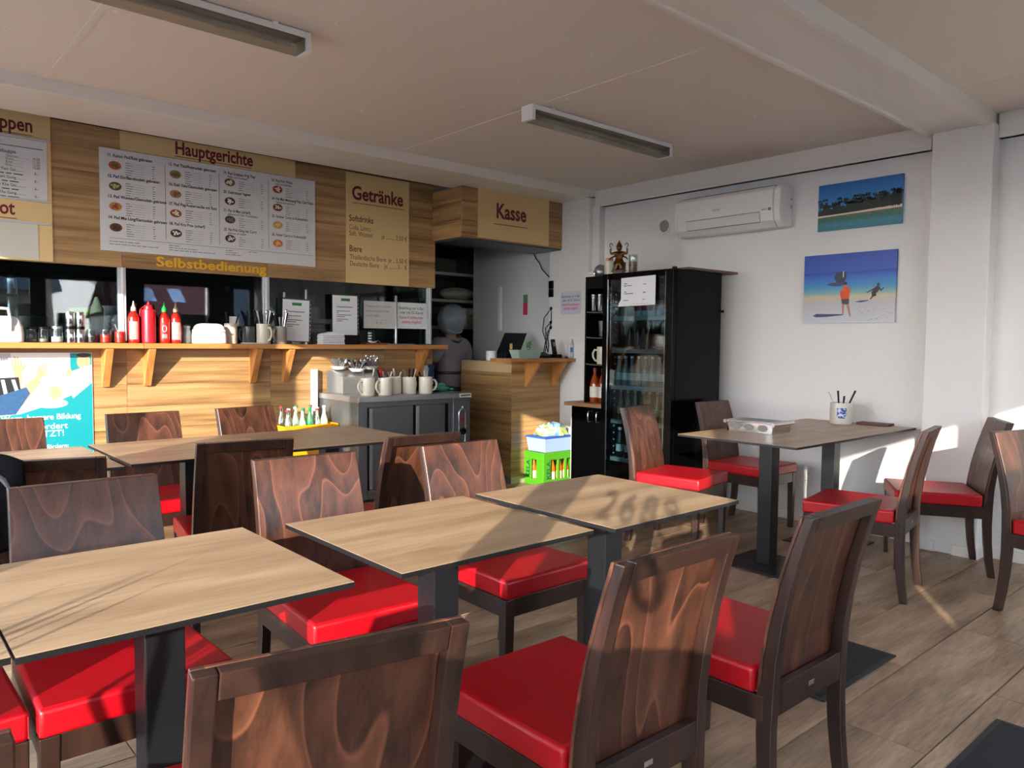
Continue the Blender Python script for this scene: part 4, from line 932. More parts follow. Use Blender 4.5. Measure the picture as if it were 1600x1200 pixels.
# yellow bottle crates on the floor by the wall
def bottle_small(t, x, y, z, mat, cap, r=.030, h=.20):
    b_ = MB().lathe([(r * .9, 0), (r, .006), (r, h * .55), (r * .45, h * .78), (r * .4, h * .95), (r * .42, h)], 12, (x, y, z), caps=False).build('bottle_body', mat, t, smooth=40)
yc = thing('bottle_crate', 'yellow crate of empty bottles in front of the oak wall', 'crate', (2.615, 5.42, 0), 0)
YEL = C('yellow crate plastic', (236, 158, 14), .4)
for z0, z1 in ((0.0, .30), (.315, .655)):
    m_ = MB(); m_.box(-.21, .21, -.14, .14, z0, z0 + .015)
    for s_ in (-1, 1): m_.box(-.21, .21, s_ * .13 - .01, s_ * .13 + .01, z0 + .015, z1); m_.box(s_ * .20 - .01, s_ * .20 + .01, -.12, .12, z0 + .015, z1)
    m_.build('crate_shell', YEL, yc, bevel=.004)
m_ = MB(); m_.box(-.222, .222, -.152, -.138, .625, .668); m_.box(-.222, .222, .138, .152, .625, .668); m_.box(-.222, -.206, -.138, .138, .625, .668); m_.box(.206, .222, -.138, .138, .625, .668)
m_.build('crate_rim', YEL, yc, bevel=.003)
CLEAR = glass('clear bottle glass', (226, 236, 230), refl=.2, rough=.05); GREENG = M('green bottle glass', (20, 130, 60), .1, coat=.5); PALEG = M('pale soda glass', (206, 214, 170), .15)
k = 0
for i in range(6):
    for j in range(2):
        mt_ = (CLEAR, CLEAR, PALEG, GREENG, CLEAR, PALEG)[i]
        bt = thing('empty_bottle', '%s bottle, %s from the left, in the %s row of the yellow crate' % (('clear red capped', 'clear white capped', 'pale green capped', 'green glass', 'clear red capped', 'pale white capped')[i], ('first', 'second', 'third', 'fourth', 'fifth', 'sixth')[i], ('front', 'back')[j]), 'bottle', (2.615 - .150 + i * .060, 5.42 - .055 + j * .11, .545 + .02 * ((i + j) % 2)), 0, 'empty bottles in the yellow crate')
        bottle_small(bt, 0, 0, 0, mt_, None, .029, .225)
        MB().lathe([(.0125, .222), (.0135, .224), (.0135, .236), (.0, .237)], 10, caps=False).build('bottle_cap', (REDP, WHP, GREENP, GREENP, REDP, WHP)[i], bt)

# ------------------------------------------------------------------ cook
def skin_mesh(name, joints, edges, mats, parent, sub=2, root=0):
    me = bpy.data.meshes.new(name); me.from_pydata([j[0] for j in joints], edges, []); me.materials.append(mats)
    o = bpy.data.objects.new(name, me); COL.objects.link(o); o.parent = parent
    md = o.modifiers.new('skin', 'SKIN'); md.use_smooth_shade = True
    sv = me.skin_vertices[0].data if me.skin_vertices else None
    if sv is None:
        me.attributes  # keep
    for i, j in enumerate(joints):
        r = j[1]; sv[i].radius = r if isinstance(r, tuple) else (r, r)
        sv[i].use_root = (i == root)
    ss = o.modifiers.new('subdivision', 'SUBSURF'); ss.levels = sub; ss.render_levels = sub
    return o
def skin_obj(name, joints, edges, mat, parent, sub=2):
    me = bpy.data.meshes.new(name); me.from_pydata([j[0] for j in joints], edges, []); me.materials.append(mat)
    o = bpy.data.objects.new(name, me); COL.objects.link(o); o.parent = parent
    bpy.context.view_layer.objects.active = o
    md = o.modifiers.new('skin', 'SKIN'); md.use_smooth_shade = True
    if not me.skin_vertices:
        bpy.ops.object.select_all(action='DESELECT') if bpy.ops.object.select_all.poll() else None
        o.select_set(True); bpy.ops.mesh.customdata_skin_add()
    sv = me.skin_vertices[0].data
    for i, j in enumerate(joints):
        r = j[1]; sv[i].radius = r if isinstance(r, tuple) else (r, r); sv[i].use_root = (i == 0)
    ss = o.modifiers.new('subdivision', 'SUBSURF'); ss.levels = sub; ss.render_levels = sub
    return o
ck = thing('person', 'cook seen from behind in a grey shirt with apron strap and a clear hair net', 'person', (4.545, 6.12, 0), 8)
SKN = M('skin', (178, 128, 100), .5); SHIRT = M('grey cotton shirt', (128, 122, 126), .85, bump=.3, bscale=40); TROU = M('dark trousers', (34, 34, 38), .85); NET = M('silver grey hair net film', (122, 130, 138), .3, coat=.4, bump=1.0, bscale=20)
bj = [((0, 0, .90), (.12, .095)), ((0, .0, 1.10), (.12, .085)), ((0, -.01, 1.26), (.13, .085)), ((0, 0, 1.34), (.06, .055)), ((0, .015, 1.395), (.050, .050)), ((0, .03, 1.46), (.072, .082)), ((0, .04, 1.55), (.075, .090)), ((0, .035, 1.61), (.05, .06)),
      ((.145, 0, 1.28), .050), ((.200, .015, 1.19), .042), ((.225, .035, 1.09), .038), ((.20, .16, 1.02), .031), ((.17, .245, 1.00), .025),
      ((-.145, 0, 1.28), .050), ((-.200, .015, 1.19), .042), ((-.225, .035, 1.09), .038), ((-.18, .16, 1.02), .031), ((-.15, .245, 1.00), .025),
      ((.085, 0, .82), (.085, .085)), ((.09, .01, .50), .058), ((.09, -.015, .28), .050), ((.09, -.01, .07), .038), ((.10, .10, .035), (.04, .03)),
      ((-.085, 0, .82), (.085, .085)), ((-.09, .01, .50), .058), ((-.09, -.015, .28), .050), ((-.09, -.01, .07), .038), ((-.10, .10, .035), (.04, .03))]
be = [(0, 1), (1, 2), (2, 3), (3, 4), (4, 5), (5, 6), (6, 7), (2, 8), (8, 9), (9, 10), (10, 11), (11, 12), (2, 13), (13, 14), (14, 15), (15, 16), (16, 17), (0, 18), (18, 19), (19, 20), (20, 21), (21, 22), (0, 23), (23, 24), (24, 25), (25, 26), (26, 27)]
skin_obj('body', bj, be, SKN, ck)
for s_ in (1, -1):                                   # hands: palm with five fingers
    hx, hy, hz = s_ * .160, .262, 1.00
    hj = [((hx, hy, hz), (.030, .018)), ((hx - s_ * .008, hy + .045, hz - .004), (.036, .016)), ((hx - s_ * .012, hy + .075, hz - .008), (.034, .013))]
    he = [(0, 1), (1, 2)]
    for f, (dx, ln) in enumerate(((-.026, .055), (-.009, .068), (.009, .062), (.025, .048))):
        b0 = len(hj); hj += [((hx - s_ * .012 + dx, hy + .085, hz - .010), .0085), ((hx - s_ * .012 + dx, hy + .085 + ln * .5, hz - .022), .0080), ((hx - s_ * .012 + dx * .95, hy + .085 + ln * .8, hz - .046), .0070)]; he += [(2, b0), (b0, b0 + 1), (b0 + 1, b0 + 2)]
    b0 = len(hj); hj += [((hx - s_ * .040, hy + .03, hz - .012), .0105), ((hx - s_ * .052, hy + .062, hz - .026), .0085)]; he += [(0, b0), (b0, b0 + 1)]
    skin_obj('hand', hj, he, SKN, ck, 1)
sj = [((0, 0, .80), (.185, .145)), ((0, 0, .98), (.172, .130)), ((0, 0, 1.12), (.178, .128)), ((0, -.010, 1.25), (.190, .125)), ((0, -.005, 1.335), (.095, .088)),
      ((.165, 0, 1.275), .092), ((.222, .014, 1.19), .088), ((.245, .030, 1.09), .080), ((-.165, 0, 1.275), .092), ((-.222, .014, 1.19), .088), ((-.245, .030, 1.09), .080)]
skin_obj('shirt', sj, [(0, 1), (1, 2), (2, 3), (3, 4), (3, 5), (5, 6), (6, 7), (3, 8), (8, 9), (9, 10)], SHIRT, ck)
skin_obj('trousers', [((0, 0, .88), (.155, .12)), ((.088, 0, .80), (.105, .105)), ((.092, .01, .5), .075), ((.092, -.01, .10), .062), ((-.088, 0, .80), (.105, .105)), ((-.092, .01, .5), .075), ((-.092, -.01, .10), .062)], [(0, 1), (1, 2), (2, 3), (0, 4), (4, 5), (5, 6)], TROU, ck)
hn = MB().sphere((.0, -.01, 1.528), (.146, .142, .158), 40, 22)
hn.v = [(x * (1 + .022 * math.sin(9 * math.atan2(y, x) + 14 * z)), -.01 + (y + .01) * (1 + .022 * math.sin(9 * math.atan2(y, x) + 14 * z)), z + .005 * math.sin(31 * x + 17 * y)) for x, y, z in hn.v]
hn.build('hair_net', NET, ck, smooth=80)
MB().tube([(.118 * math.cos(u), .005 + .112 * math.sin(u), 1.455 + .06 * math.sin(u)) for u in [2 * math.pi * k / 20 for k in range(20)]], .006, 6, True).build('net_band', C('net band', (160, 166, 170)), ck, smooth=60)
ap = MB()
ap.tube([(-.075, .03, 1.40), (-.12, -.06, 1.335), (-.02, -.125, 1.30), (.10, -.07, 1.335), (.075, .03, 1.40)], .012, 6)
ap.build('apron_neck_strap', C('olive strap', (70, 62, 40)), ck, smooth=60)
MB().tube([(.162 * math.cos(u), .128 * math.sin(u), 1.00) for u in [2 * math.pi * k / 24 for k in range(24)]], [.017] * 24, 6, True).build('apron_waist_band', C('dark olive band', (52, 50, 42)), ck, smooth=60)
MB().box(-.15, .15, .118, .126, .60, 1.25).build('apron_front', C('dark olive band', (52, 50, 42)), ck)
for s_ in (1, -1): MB().tube([(s_ * .236, .030, 1.12), (s_ * .232, .05, 1.065), (s_ * .212, .12, 1.04)], [.058, .056, .046], 10).build('undersleeve', C('magenta sleeve', (126, 22, 62)), ck, smooth=60)
fc_ = MB()
for s_ in (-1, 1): fc_.sphere((s_ * .03, .118, 1.53), (.011, .006, .008), 8, 6)
tag(fc_.build('eyes', C('dark eye', (30, 24, 22)), ck), kind='stuff')
MB().prism([(.118, 1.545), (.142, 1.495), (.118, 1.485)], 'x', -.012, .012).build('nose', SKN, ck, bevel=.004)
MB().tube([(-.022, .116, 1.462), (0, .121, 1.459), (.022, .116, 1.462)], .005, 6).build('mouth', C('lip', (150, 80, 76)), ck, smooth=60)
for s_ in (-1, 1): MB().sphere((s_ * .082, .035, 1.50), (.012, .022, .032), 8, 6).build('ear', SKN, ck, smooth=60)

# ------------------------------------------------------------------ till things
LZ = 1.1628
t = thing('till_monitor', 'black till screen tilted back beside the kitchen wall', 'monitor', (4.80, 5.48, 1.131))
MB().hexa([(-.235, -.06, .080), (.05, -.06, .080), (.052, -.04, .070), (-.233, -.04, .070), (.0, .10, .268), (.285, .10, .268), (.287, .12, .260), (.002, .12, .260)]).build('screen', BLKP, t, bevel=.003)
MB().prism([(-.06, 0), (.08, 0), (.06, .16), (.03, .16)], 'x', -.02, .08).build('stand', BLKP, t, bevel=.004)
MB().lathe([(.012, 0), (.014, .05), (.005, .055)], 8, (-.10, -.10, .11), caps=True).build('yellow_tag', C('yellow tag', (206, 160, 60)), t)
t = thing('mint_box', 'pale mint plastic tray on the till ledge', 'box', (4.60, 5.075, LZ)); MB().add([(-.11, -.05, 0), (.13, -.05, 0), (.13, .05, 0), (-.11, .05, 0), (-.135, -.065, .075), (.155, -.065, .075), (.155, .065, .075), (-.135, .065, .075), (-.122, -.055, .075), (.142, -.055, .075), (.142, .055, .075), (-.122, .055, .075), (-.10, -.04, .01), (.12, -.04, .01), (.12, .04, .01), (-.10, .04, .01)],
    [(3, 2, 1, 0), (0, 1, 5, 4), (1, 2, 6, 5), (2, 3, 7, 6), (3, 0, 4, 7), (4, 5, 9, 8), (5, 6, 10, 9), (6, 7, 11, 10), (7, 4, 8, 11), (8, 9, 13, 12), (9, 10, 14, 13), (10, 11, 15, 14), (11, 8, 12, 15), (12, 13, 14, 15)]).build('tray_body', C('mint plastic', (158, 182, 168)), t)
t = thing('small_plant', 'tiny green plant standing in the mint tray', 'plant', (4.66, 5.09, LZ + .012)); m_ = MB()
for k in range(9): a = k * 2.4; m_.sphere((.012 * math.cos(a) * (1 + k * .12), .012 * math.sin(a), .085 + .006 * k), (.012, .009, .012), 7, 5)
tag(m_.build('leaves', C('leaf green', (70, 128, 56)), t), kind='stuff'); MB().lathe([(.012, 0), (.015, .07)], 8).build('stem_pot', C('leaf green dark', (50, 90, 44)), t)
t = thing('cordless_phone', 'black cordless phone standing in its charger on the till ledge', 'phone', (5.03, 5.12, LZ)); MB().box(-.045, .045, -.05, .05, 0, .035).build('charger', BLKP, t, bevel=.008); hs_ = MB().box(-.024, .024, -.012, .012, .02, .18).build('handset', BLKP, t, bevel=.008, rot=(-.22, 0, 0)); MB().box(-.016, .016, -.0135, -.012, .11, .15).build('display', C('phone display', (120, 124, 118)), hs_)
t = thing('card_terminal', 'flat black card machine lying on the till ledge behind the mint tray', 'terminal', (4.88, 5.14, LZ)); MB().hexa([(-.10, -.05, 0), (.08, -.05, 0), (.08, .05, 0), (-.10, .05, 0), (-.10, -.05, .022), (.08, -.05, .022), (.08, .05, .055), (-.10, .05, .06)]).build('terminal_body', BLKP, t, bevel=.006)
t = thing('dark_coin', 'small dark stamp on the till ledge by the disinfectant', 'stamp', (5.075, 5.02, LZ)); MB().lathe([(.014, 0), (.014, .012), (.006, .016)], 10).build('stamp_body', BLKP, t)
t = thing('disinfectant_bottle', 'clear white capped bottle with a blue label on the till ledge', 'bottle', (5.145, 5.03, LZ)); MB().box(-.034, .034, -.02, .02, 0, .14).build('bottle_body', M('milky bottle', (196, 200, 202), .25), t, bevel=.010, smooth=40); MB().lathe([(.015, .14), (.017, .15), (.017, .175), (.012, .18), (0, .18)], 12, caps=False).build('bottle_cap', WHP, t, smooth=40); MB().box(-.030, .004, -.0215, -.0205, .015, .125).build('white_label', WHPAP, t); MB().box(-.030, .004, -.0222, -.0216, .055, .10).build('blue_label', C('label blue', (30, 116, 168)), t)
t = thing('blue_cup', 'blue stacked bowls standing on the low part of the till counter', 'bowl', (4.78, 5.65, 1.131)); MB().lathe([(.045, 0), (.062, .03), (.064, .085), (.058, .085), (.05, .02), (0, .02)], 16, caps=False).build('bowl_body', C('blue glaze', (44, 74, 132), .25), t, smooth=40)
t = thing('white_pot', 'white plastic pot on the low side of the till counter', 'pot', (4.61, 5.56, 1.131)); MB().box(-.05, .05, -.05, .05, 0, -.0).build('pot_base', WHP, t) if False else MB().lathe([(.052, -.05), (.056, .04), (.05, .04), (.046, -.04), (0, -.04)], 14, caps=False).build('pot_body', WHP, t, smooth=40); t.location.z = 1.182
so_ = thing('power_sockets', 'column of wall sockets with black plugs and hanging leads beside the till', 'sockets', (5.214, 5.33, 0))
for z, nm in ((1.88, 'transformer'), (1.80, 'transformer')): MB().box(-.055, 0, -.032, .032, z - .05, z + .028).build(nm, BLKP, so_, bevel=.006)
for z in (1.64, 1.505, 1.455): MB().sphere((-.03, .0, z), (.032, .02, .02), 8, 6).build('plug', BLKP, so_, smooth=60)
for k, pts in enumerate(([(-.03, 0, 1.76), (-.03, .02, 1.70), (-.03, -.02, 1.66), (-.04, .01, 1.60)], [(-.04, 0, 1.64), (-.06, .08, 1.55), (-.06, .10, 1.42), (-.06, .04, 1.30), (-.06, .06, 1.21)], [(-.04, 0, 1.505), (-.06, .06, 1.45), (-.06, .05, 1.35), (-.06, .08, 1.21)], [(-.04, 0, 1.455), (-.05, .05, 1.40), (-.05, .02, 1.28), (-.05, .03, 1.21)], [(-.02, .0, 1.91), (-.02, .06, 1.95), (-.02, .16, 2.03), (-.02, .20, 2.10), (-.02, .25, 2.14), (-.02, .28, 2.19)], [(-.04, 0, 1.64), (-.06, -.02, 1.5), (-.06, .05, 1.3), (-.06, .02, 1.21)])):
    MB().tube([tuple(p) for p in pts], .0045, 6).build('lead', BLKP, so_, smooth=60)
MB().box(-.012, 0, -.045, .045, 1.40, 1.70).build('socket_plate', WHP, so_, bevel=.003)

# ------------------------------------------------------------------ black base cabinet, narrow shelf and drinks fridge
bc = thing('base_cabinet', 'black two door base cabinet with an oak top beside the drinks fridge', 'cabinet', (0, 0, 0))
MB().box(4.615, 5.16, 4.075, 4.478, .02, .775).build('cabinet_body', BLKP, bc, bevel=.002)
MB().box(4.62, 5.16, 4.470, 4.500, .0, .775).build('white_side', WHP, bc)
for a, b, hy in ((4.28, 4.476, 4.263), (4.077, 4.277, 4.170)):
    d_ = MB().box(4.598, 4.614, a + .001, b - .001, .03, .772).build('cabinet_door', BLKG, bc, bevel=.002)
    MB().tube([(4.597, hy, .742), (4.578, hy, .738), (4.573, hy, .725), (4.573, hy, .672), (4.578, hy, .658), (4.597, hy, .655)], .0065, 8).build('door_handle', CHROME, d_, smooth=60)
MB().box(4.575, 5.16, 4.075, 4.545, .776, .806).build('worktop', wood('brown worktop', (138, 98, 64), (176, 134, 94), streak=(14, 2, 14)), bc, bevel=.003)
su = thing('narrow_shelf', 'tall narrow black open shelf standing on the base cabinet', 'shelf', (4.66, 4.08, .8065))
MB().box(.0, .34, .295, .313, 0, 1.035).build('side_panel', BLKP, su); MB().box(.0, .34, .0, .016, 0, 1.035).build('side_panel', BLKP, su); MB().box(.33, .345, .016, .295, 0, 1.035).build('back_panel', BLKP, su); MB().box(.0, .345, .0, .313, 1.035, 1.05).build('top_board', BLKP, su); MB().box(0, .02, .016, .295, .95, 1.035).build('top_apron', BLKP, su)
for z in (.312, .535, .745): MB().box(.0, .33, .016, .295, z, z + .012).build('shelf_board', BLKP, su); MB().tube([(-.004, .29, z + .012), (-.006, .20, z + .006), (-.006, .10, z + .006), (-.004, .02, z + .016)], .004, 6).build('front_wire', STEEL, su)
hm = MB()
for k in range(18): hm.box(-.0012, 0, .301, .307, .08 + k * .05, .088 + k * .05)
tag(hm.build('peg_holes', C('hole dark grey', (64, 66, 66)), su), kind='stuff')
def tumbler(x, y, z, h, r, lab, grp):
    t = thing('drinking_glass', lab, 'glass', (x, y, z), 0, grp); MB().lathe([(r * .8, 0), (r * .85, .004), (r, h), (r * .93, h), (r * .78, .012), (0, .012)], 16, caps=False).build('glass_body', DGLASS, t, smooth=40)
for k, (dx, dy) in enumerate(((.05, .19), (.05, .115), (.12, .15), (.05, .26))):
    tumbler(4.66 + dx, 4.08 + dy, .8065 + .758, .145, .034, 'clear tumbler on the upper board of the narrow black shelf, %s' % ('second from left', 'right in front', 'standing behind', 'leftmost')[k], 'tumblers on the upper board of the narrow shelf')
for k, (dx, dy) in enumerate(((.05, .17), (.05, .095), (.12, .13))):
    tumbler(4.66 + dx, 4.08 + dy, .8065 + .548, .135, .034, 'clear tumbler on the middle board of the narrow black shelf, %s' % ('left one in front', 'right one in front', 'standing behind')[k], 'tumblers on the middle board of the narrow shelf')
t = thing('stoneware_mug', 'plain stoneware mug on the third board of the narrow black shelf', 'mug', (4.71, 4.08 + .15, .8065 + .3245)); mug_parts(t, .052, .145, STONE, 125)
for k, dy in enumerate((.240, .148)):
    t = thing('juice_bottle', ('amber juice bottle with red cap at the left, under the narrow shelf mug', 'amber juice bottle with red cap and bottle label turned, right one under the mug')[k], 'bottle', (4.715, 4.08 + dy, .8070), 0, 'amber bottles standing on the base cabinet')
    MB().lathe([(.040, 0), (.043, .006), (.043, .15), (.032, .20), (.017, .235), (.015, .275), (0, .276)], 16, caps=False).build('bottle_body', M('amber juice glass', (138, 56, 12), .12, coat=.6), t, smooth=40)
    MB().lathe([(.0175, .262), (.0175, .290), (0, .291)], 12, caps=False).build('bottle_cap', C('red metal cap', (120, 14, 26)), t, smooth=40)
    MB().lathe([(.0436, .045), (.0436, .135)], 16, caps=False).build('paper_label', M('printed juice label', (214, 208, 196), .6, var=.25, vscale=50), t, smooth=50)

fr_ = thing('drinks_fridge', 'tall black drinks fridge with a glass door beside the white wall', 'fridge', (4.50, 3.375, 0))
FW, FD, FH = .68, .615, 1.852
sh_ = MB(); sh_.box(.045, FD, 0, .04, .10, FH); sh_.box(.045, FD, FW - .04, FW, .10, FH); sh_.box(.045, FD, .04, FW - .04, FH - .06, FH); sh_.box(FD - .04, FD, .04, FW - .04, .10, FH - .06); sh_.box(.045, FD - .04, .04, FW - .04, .10, .34)
sh_.build('fridge_body', BLKG, fr_, bevel=.004)
MB().box(.05, FD, .01, FW - .01, 0, .10).build('plinth', BLKP, fr_)
dr = MB(); dr.box(0, .042, 0, .062, .12, FH - .004); dr.box(0, .042, FW - .05, FW, .12, FH - .004); dr.box(0, .042, .062, FW - .05, FH - .05, FH - .004); dr.box(0, .042, .062, FW - .05, .12, .30)
dg_ = dr.build('door_frame', BLKG, fr_, bevel=.003)
MB().box(.012, .016, .062, FW - .05, .30, FH - .05).build('door_glass', FGLASS, dg_)
MB().box(-.002, .0, .066, .070, .14, FH - .02).build('edge_strip', STEELD, dg_); MB().box(-.004, .002, FW - .062, FW - .052, .16, FH - .05).build('chrome_strip', CHROME, dg_)
MB().box(-.002, .03, -.012, .012, FH - .004, FH + .012).build('hinge_cap', BLKP, fr_, bevel=.002); MB().box(FD - .02, FD + .02, -.012, 0, 1.55, 1.57).build('rear_hook', BLKP, fr_)
fi = C('fridge liner', (40, 46, 48), .5); MB().box(FD - .045, FD - .04, .045, FW - .045, .345, FH - .065).build('inner_back', fi, fr_)
SHV = (.40, .70, .97, 1.258, 1.512)
for z in SHV:
    s_ = MB().box(.07, FD - .05, .045, FW - .045, z - .010, z).build('wire_shelf', C('shelf metal', (150, 140, 122), .35), fr_, bevel=.002)
    MB().box(.062, .07, .05, FW - .05, z - .028, z + .004).build('price_rail', M('rail strip', (150, 156, 158), .4), s_)
hb = MB()
for k in range(24): hb.box(.10, .115, FW - .0465, FW - .045, .42 + k * .055, .432 + k * .055)
tag(hb.build('shelf_clips', C('clip pale', (206, 206, 204)), fr_), kind='stuff')
def in_fridge(x, y, z): return (4.50 + x, 3.375 + y, z)
def can(x, y, z, c1, c2, lab, grp):
    t = thing('drink_can', lab, 'can', in_fridge(x, y, z), 0, grp)
    MB().lathe([(.026, 0), (.033, .008), (.033, .112), (.027, .120), (.027, .122), (0, .121)], 16, caps=False).build('can_body', C('can', c1, .3, metal=0), t, smooth=40)
    m_ = MB(); n_ = 10
    m_.add([(.0334 * math.cos(a), .0334 * math.sin(a), z_) for z_ in (.045, .095) for a in [math.radians(130 + 100 * k / n_) for k in range(n_ + 1)]], [(k, k + 1, n_ + 2 + k, n_ + 1 + k) for k in range(n_)])
    m_.build('can_print', C('can print', c2, .35), t, smooth=50)
for k in range(4): can(.13, .40 - k * .067 + .02, 1.5125, (196, 200, 210), (196, 30, 44), 'silver can with red emblem, %s from the left on the top fridge shelf' % ('first', 'second', 'third', 'fourth', 'fifth', 'sixth', 'seventh', 'eighth')[k], 'silver and red cans on the top fridge shelf')
for k in range(2): can(.13, .145 - k * .068, 1.5125, (24, 110, 190), (236, 168, 40), ('blue can with an orange print on the top fridge shelf, left one', 'blue can with an orange print on the top fridge shelf, right one')[k], 'blue cans on the top fridge shelf')
COLA = M('cola glass', (26, 10, 8), .1, coat=.6)
def bottle(x, y, z, mat, cap, lbl, lab, grp, r=.031, h=.235):
    t = thing('drink_bottle', lab, 'bottle', in_fridge(x, y, z), 0, grp)
    MB().lathe([(r * .92, 0), (r, .006), (r, h * .48), (r * .55, h * .74), (r * .42, h * .93), (0, h * .935)], 12, caps=False).build('bottle_body', mat, t, smooth=40)
    MB().lathe([(r * .47, h * .92), (r * .5, h), (0, h + .001)], 10, caps=False).build('bottle_cap', cap, t)
    if lbl: MB().lathe([(r * 1.012, h * .2), (r * 1.012, h * .44)], 12, caps=False).build('label_band', lbl, t, smooth=50)
for k in range(3): bottle(.13, .245 - k * .068, 1.2585, COLA, REDP, C('red label', (190, 24, 44)), 'dark cola bottle with red label, %s from the left on the second fridge shelf' % ('first', 'second', 'third', 'fourth', 'fifth', 'sixth', 'seventh', 'eighth')[k], 'cola bottles on the second fridge shelf')
for k in range(4): bottle(.15, .52 - k * .068, 1.2585, C('black glass', (30, 32, 34), .15), BLKP, None, 'black unlabelled bottle, %s from the left on the second fridge shelf' % ('first', 'second', 'third', 'fourth', 'fifth', 'sixth', 'seventh', 'eighth')[k], 'black bottles on the second fridge shelf', .030, .17)
WAT = M('water bottle glass', (112, 130, 132), .12, coat=.5)
for k in range(8):
    for j in range(1): bottle(.12 + j * .085, .60 - k * .067, .9705, WAT, WHP, C('pale label', (220, 224, 224)), 'clear water bottle, %s from the left on the third fridge shelf' % ('first', 'second', 'third', 'fourth', 'fifth', 'sixth', 'seventh', 'eighth')[k], 'water bottles on the third fridge shelf', .030, .235)
for k in range(7): bottle(.13, .58 - k * .072, .7005, C('amber glass', (112, 74, 20), .12), C('gold cap', (190, 150, 50)), C('gold label', (206, 176, 90)), 'beer bottle with gold label, %s from the left on the fourth fridge shelf' % ('first', 'second', 'third', 'fourth', 'fifth', 'sixth', 'seventh', 'eighth')[k], 'beer bottles on the fourth fridge shelf')
for k in range(5): bottle(.12, .58 - k * .085, .4005, C('dark bottle', (24, 36, 28), .12), WHP, C('white print', (214, 214, 210)), 'dark bottle with white label, %s from the left on the bottom fridge shelf' % ('first', 'second', 'third', 'fourth', 'fifth', 'sixth', 'seventh', 'eighth')[k], 'bottles on the bottom fridge shelf')
t = thing('fridge_notice', 'white price sheet with a curled corner taped on the fridge door', 'notice', (4.496, 3.863, 1.588), rot=FACE_NX)
n_ = 8; vs = []
for i in range(n_ + 1):
    for j in range(n_ + 1):
        u, v = i / n_, j / n_; c_ = .012 * (max(0, u - .85) * 4) ** 2 + .010 * (max(0, .15 - v) * 6) ** 2 * (1 - u)
        vs.append((u * .335 + (-.02 if v < .15 and u < .2 else 0), v * .218 + .006 * u, c_))
MB().add(vs, [(i * (n_ + 1) + j, (i + 1) * (n_ + 1) + j, (i + 1) * (n_ + 1) + j + 1, i * (n_ + 1) + j + 1) for i in range(n_) for j in range(n_)]).build('paper', WHPAP, t, smooth=60)
m_ = MB()
for (x, y, w_, h_) in ((.03, .170, .03, .005), (.03, .153, .025, .006), (.06, .155, .05, .004), (.215, .160, .03, .004), (.03, .108, .025, .005), (.03, .094, .09, .005), (.215, .098, .025, .006), (.025, .043, .05, .004), (.21, .047, .025, .004)): m_.rect(x, y, x + w_, y + h_, .0012)
tag(m_.build('print_lines', INK, t), kind='stuff')
m_ = MB()
for k in range(12): m_.tube([(.03 + k * .022, .012 + .004 * math.sin(k * 2), .003), (.038 + k * .022, .020 + .005 * math.cos(k * 3), .003), (.046 + k * .022, .012, .003)], .0011, 4)
tag(m_.build('handwriting', C('pen red', (150, 70, 70)), t), kind='stuff')
# on top of fridge and shelf
t = thing('wooden_board', 'dark wooden board lying across the top of the drinks fridge', 'board', (4.90, 3.62, FH + .001)); MB().hexa([(-.24, -.27, 0), (.365, -.29, 0), (.365, .22, 0), (-.24, .22, 0), (-.24, -.27, .018), (.365, -.29, .018), (.365, .22, .018), (-.24, .22, .018)]).build('board_body', wood('dark brown board', (70, 48, 40), (110, 82, 70)), t, bevel=.002)
t = thing('brass_figure', 'small brass figure of a many armed guardian on top of the fridge', 'figurine', (4.63, 4.005, FH + .001), -60); BR = M('aged brass', (104, 70, 30), .32, metal=.8, var=.75, vscale=70)
MB().box(-.036, .036, -.03, .03, 0, .028).build('pedestal', C('dark pedestal', (78, 40, 26)), t, bevel=.003)
MB().box(-.05, .05, .018, .028, .02, .10).build('back_plate', C('dark pedestal', (78, 40, 26)), t, bevel=.004)
skin_obj('figure_body', [((0, 0, .105), (.030, .026)), ((0, 0, .135), (.026, .024)), ((0, -.004, .165), (.034, .028)), ((0, -.002, .186), (.014, .014)),
  ((.040, 0, .170), .013), ((.066, -.01, .160), .010), ((.066, -.015, .205), .008), ((-.040, 0, .170), .013), ((-.066, -.01, .160), .010), ((-.066, -.015, .205), .008), ((.018, -.012, .070), .017), ((.018, -.014, .032), .013), ((-.018, -.012, .070), .017), ((-.018, -.014, .032), .013)],
  [(0, 1), (1, 2), (2, 3), (2, 4), (4, 5), (5, 6), (2, 7), (7, 8), (8, 9), (0, 10), (10, 11), (0, 12), (12, 13)], BR, t, 1)
MB().sphere((0, -.004, .208), (.022, .021, .024), 14, 10).build('head', BR, t, smooth=60)
MB().lathe([(.025, .216), (.027, .222), (.020, .228), (.018, .240), (.010, .250), (.004, .266), (0, .270)], 14, caps=False).build('crown', BR, t, smooth=35)
MB().lathe([(.040, .082), (.046, .088), (.034, .112), (.030, .122)], 14, caps=False).build('skirt', BR, t, smooth=50)
MB().lathe([(.020, .180), (.034, .176), (.030, .170)], 14, caps=False).build('collar', BR, t, smooth=50)
for s_ in (-1, 1):
    MB().tube([(s_ * .062, -.015, .20)] + [(s_ * (.062 + .012 * math.sin(u)), -.015, .228 - .016 * math.cos(u)) for u in [k * .7 for k in range(8)]], .0035, 6).build('curled_weapon', BR, t, smooth=60)
    MB().tube([(s_ * .02, -.01, .15), (s_ * .06, -.02, .13), (s_ * .075, -.025, .115)], [.008, .006, .004], 6).build('lower_arm', BR, t, smooth=60)
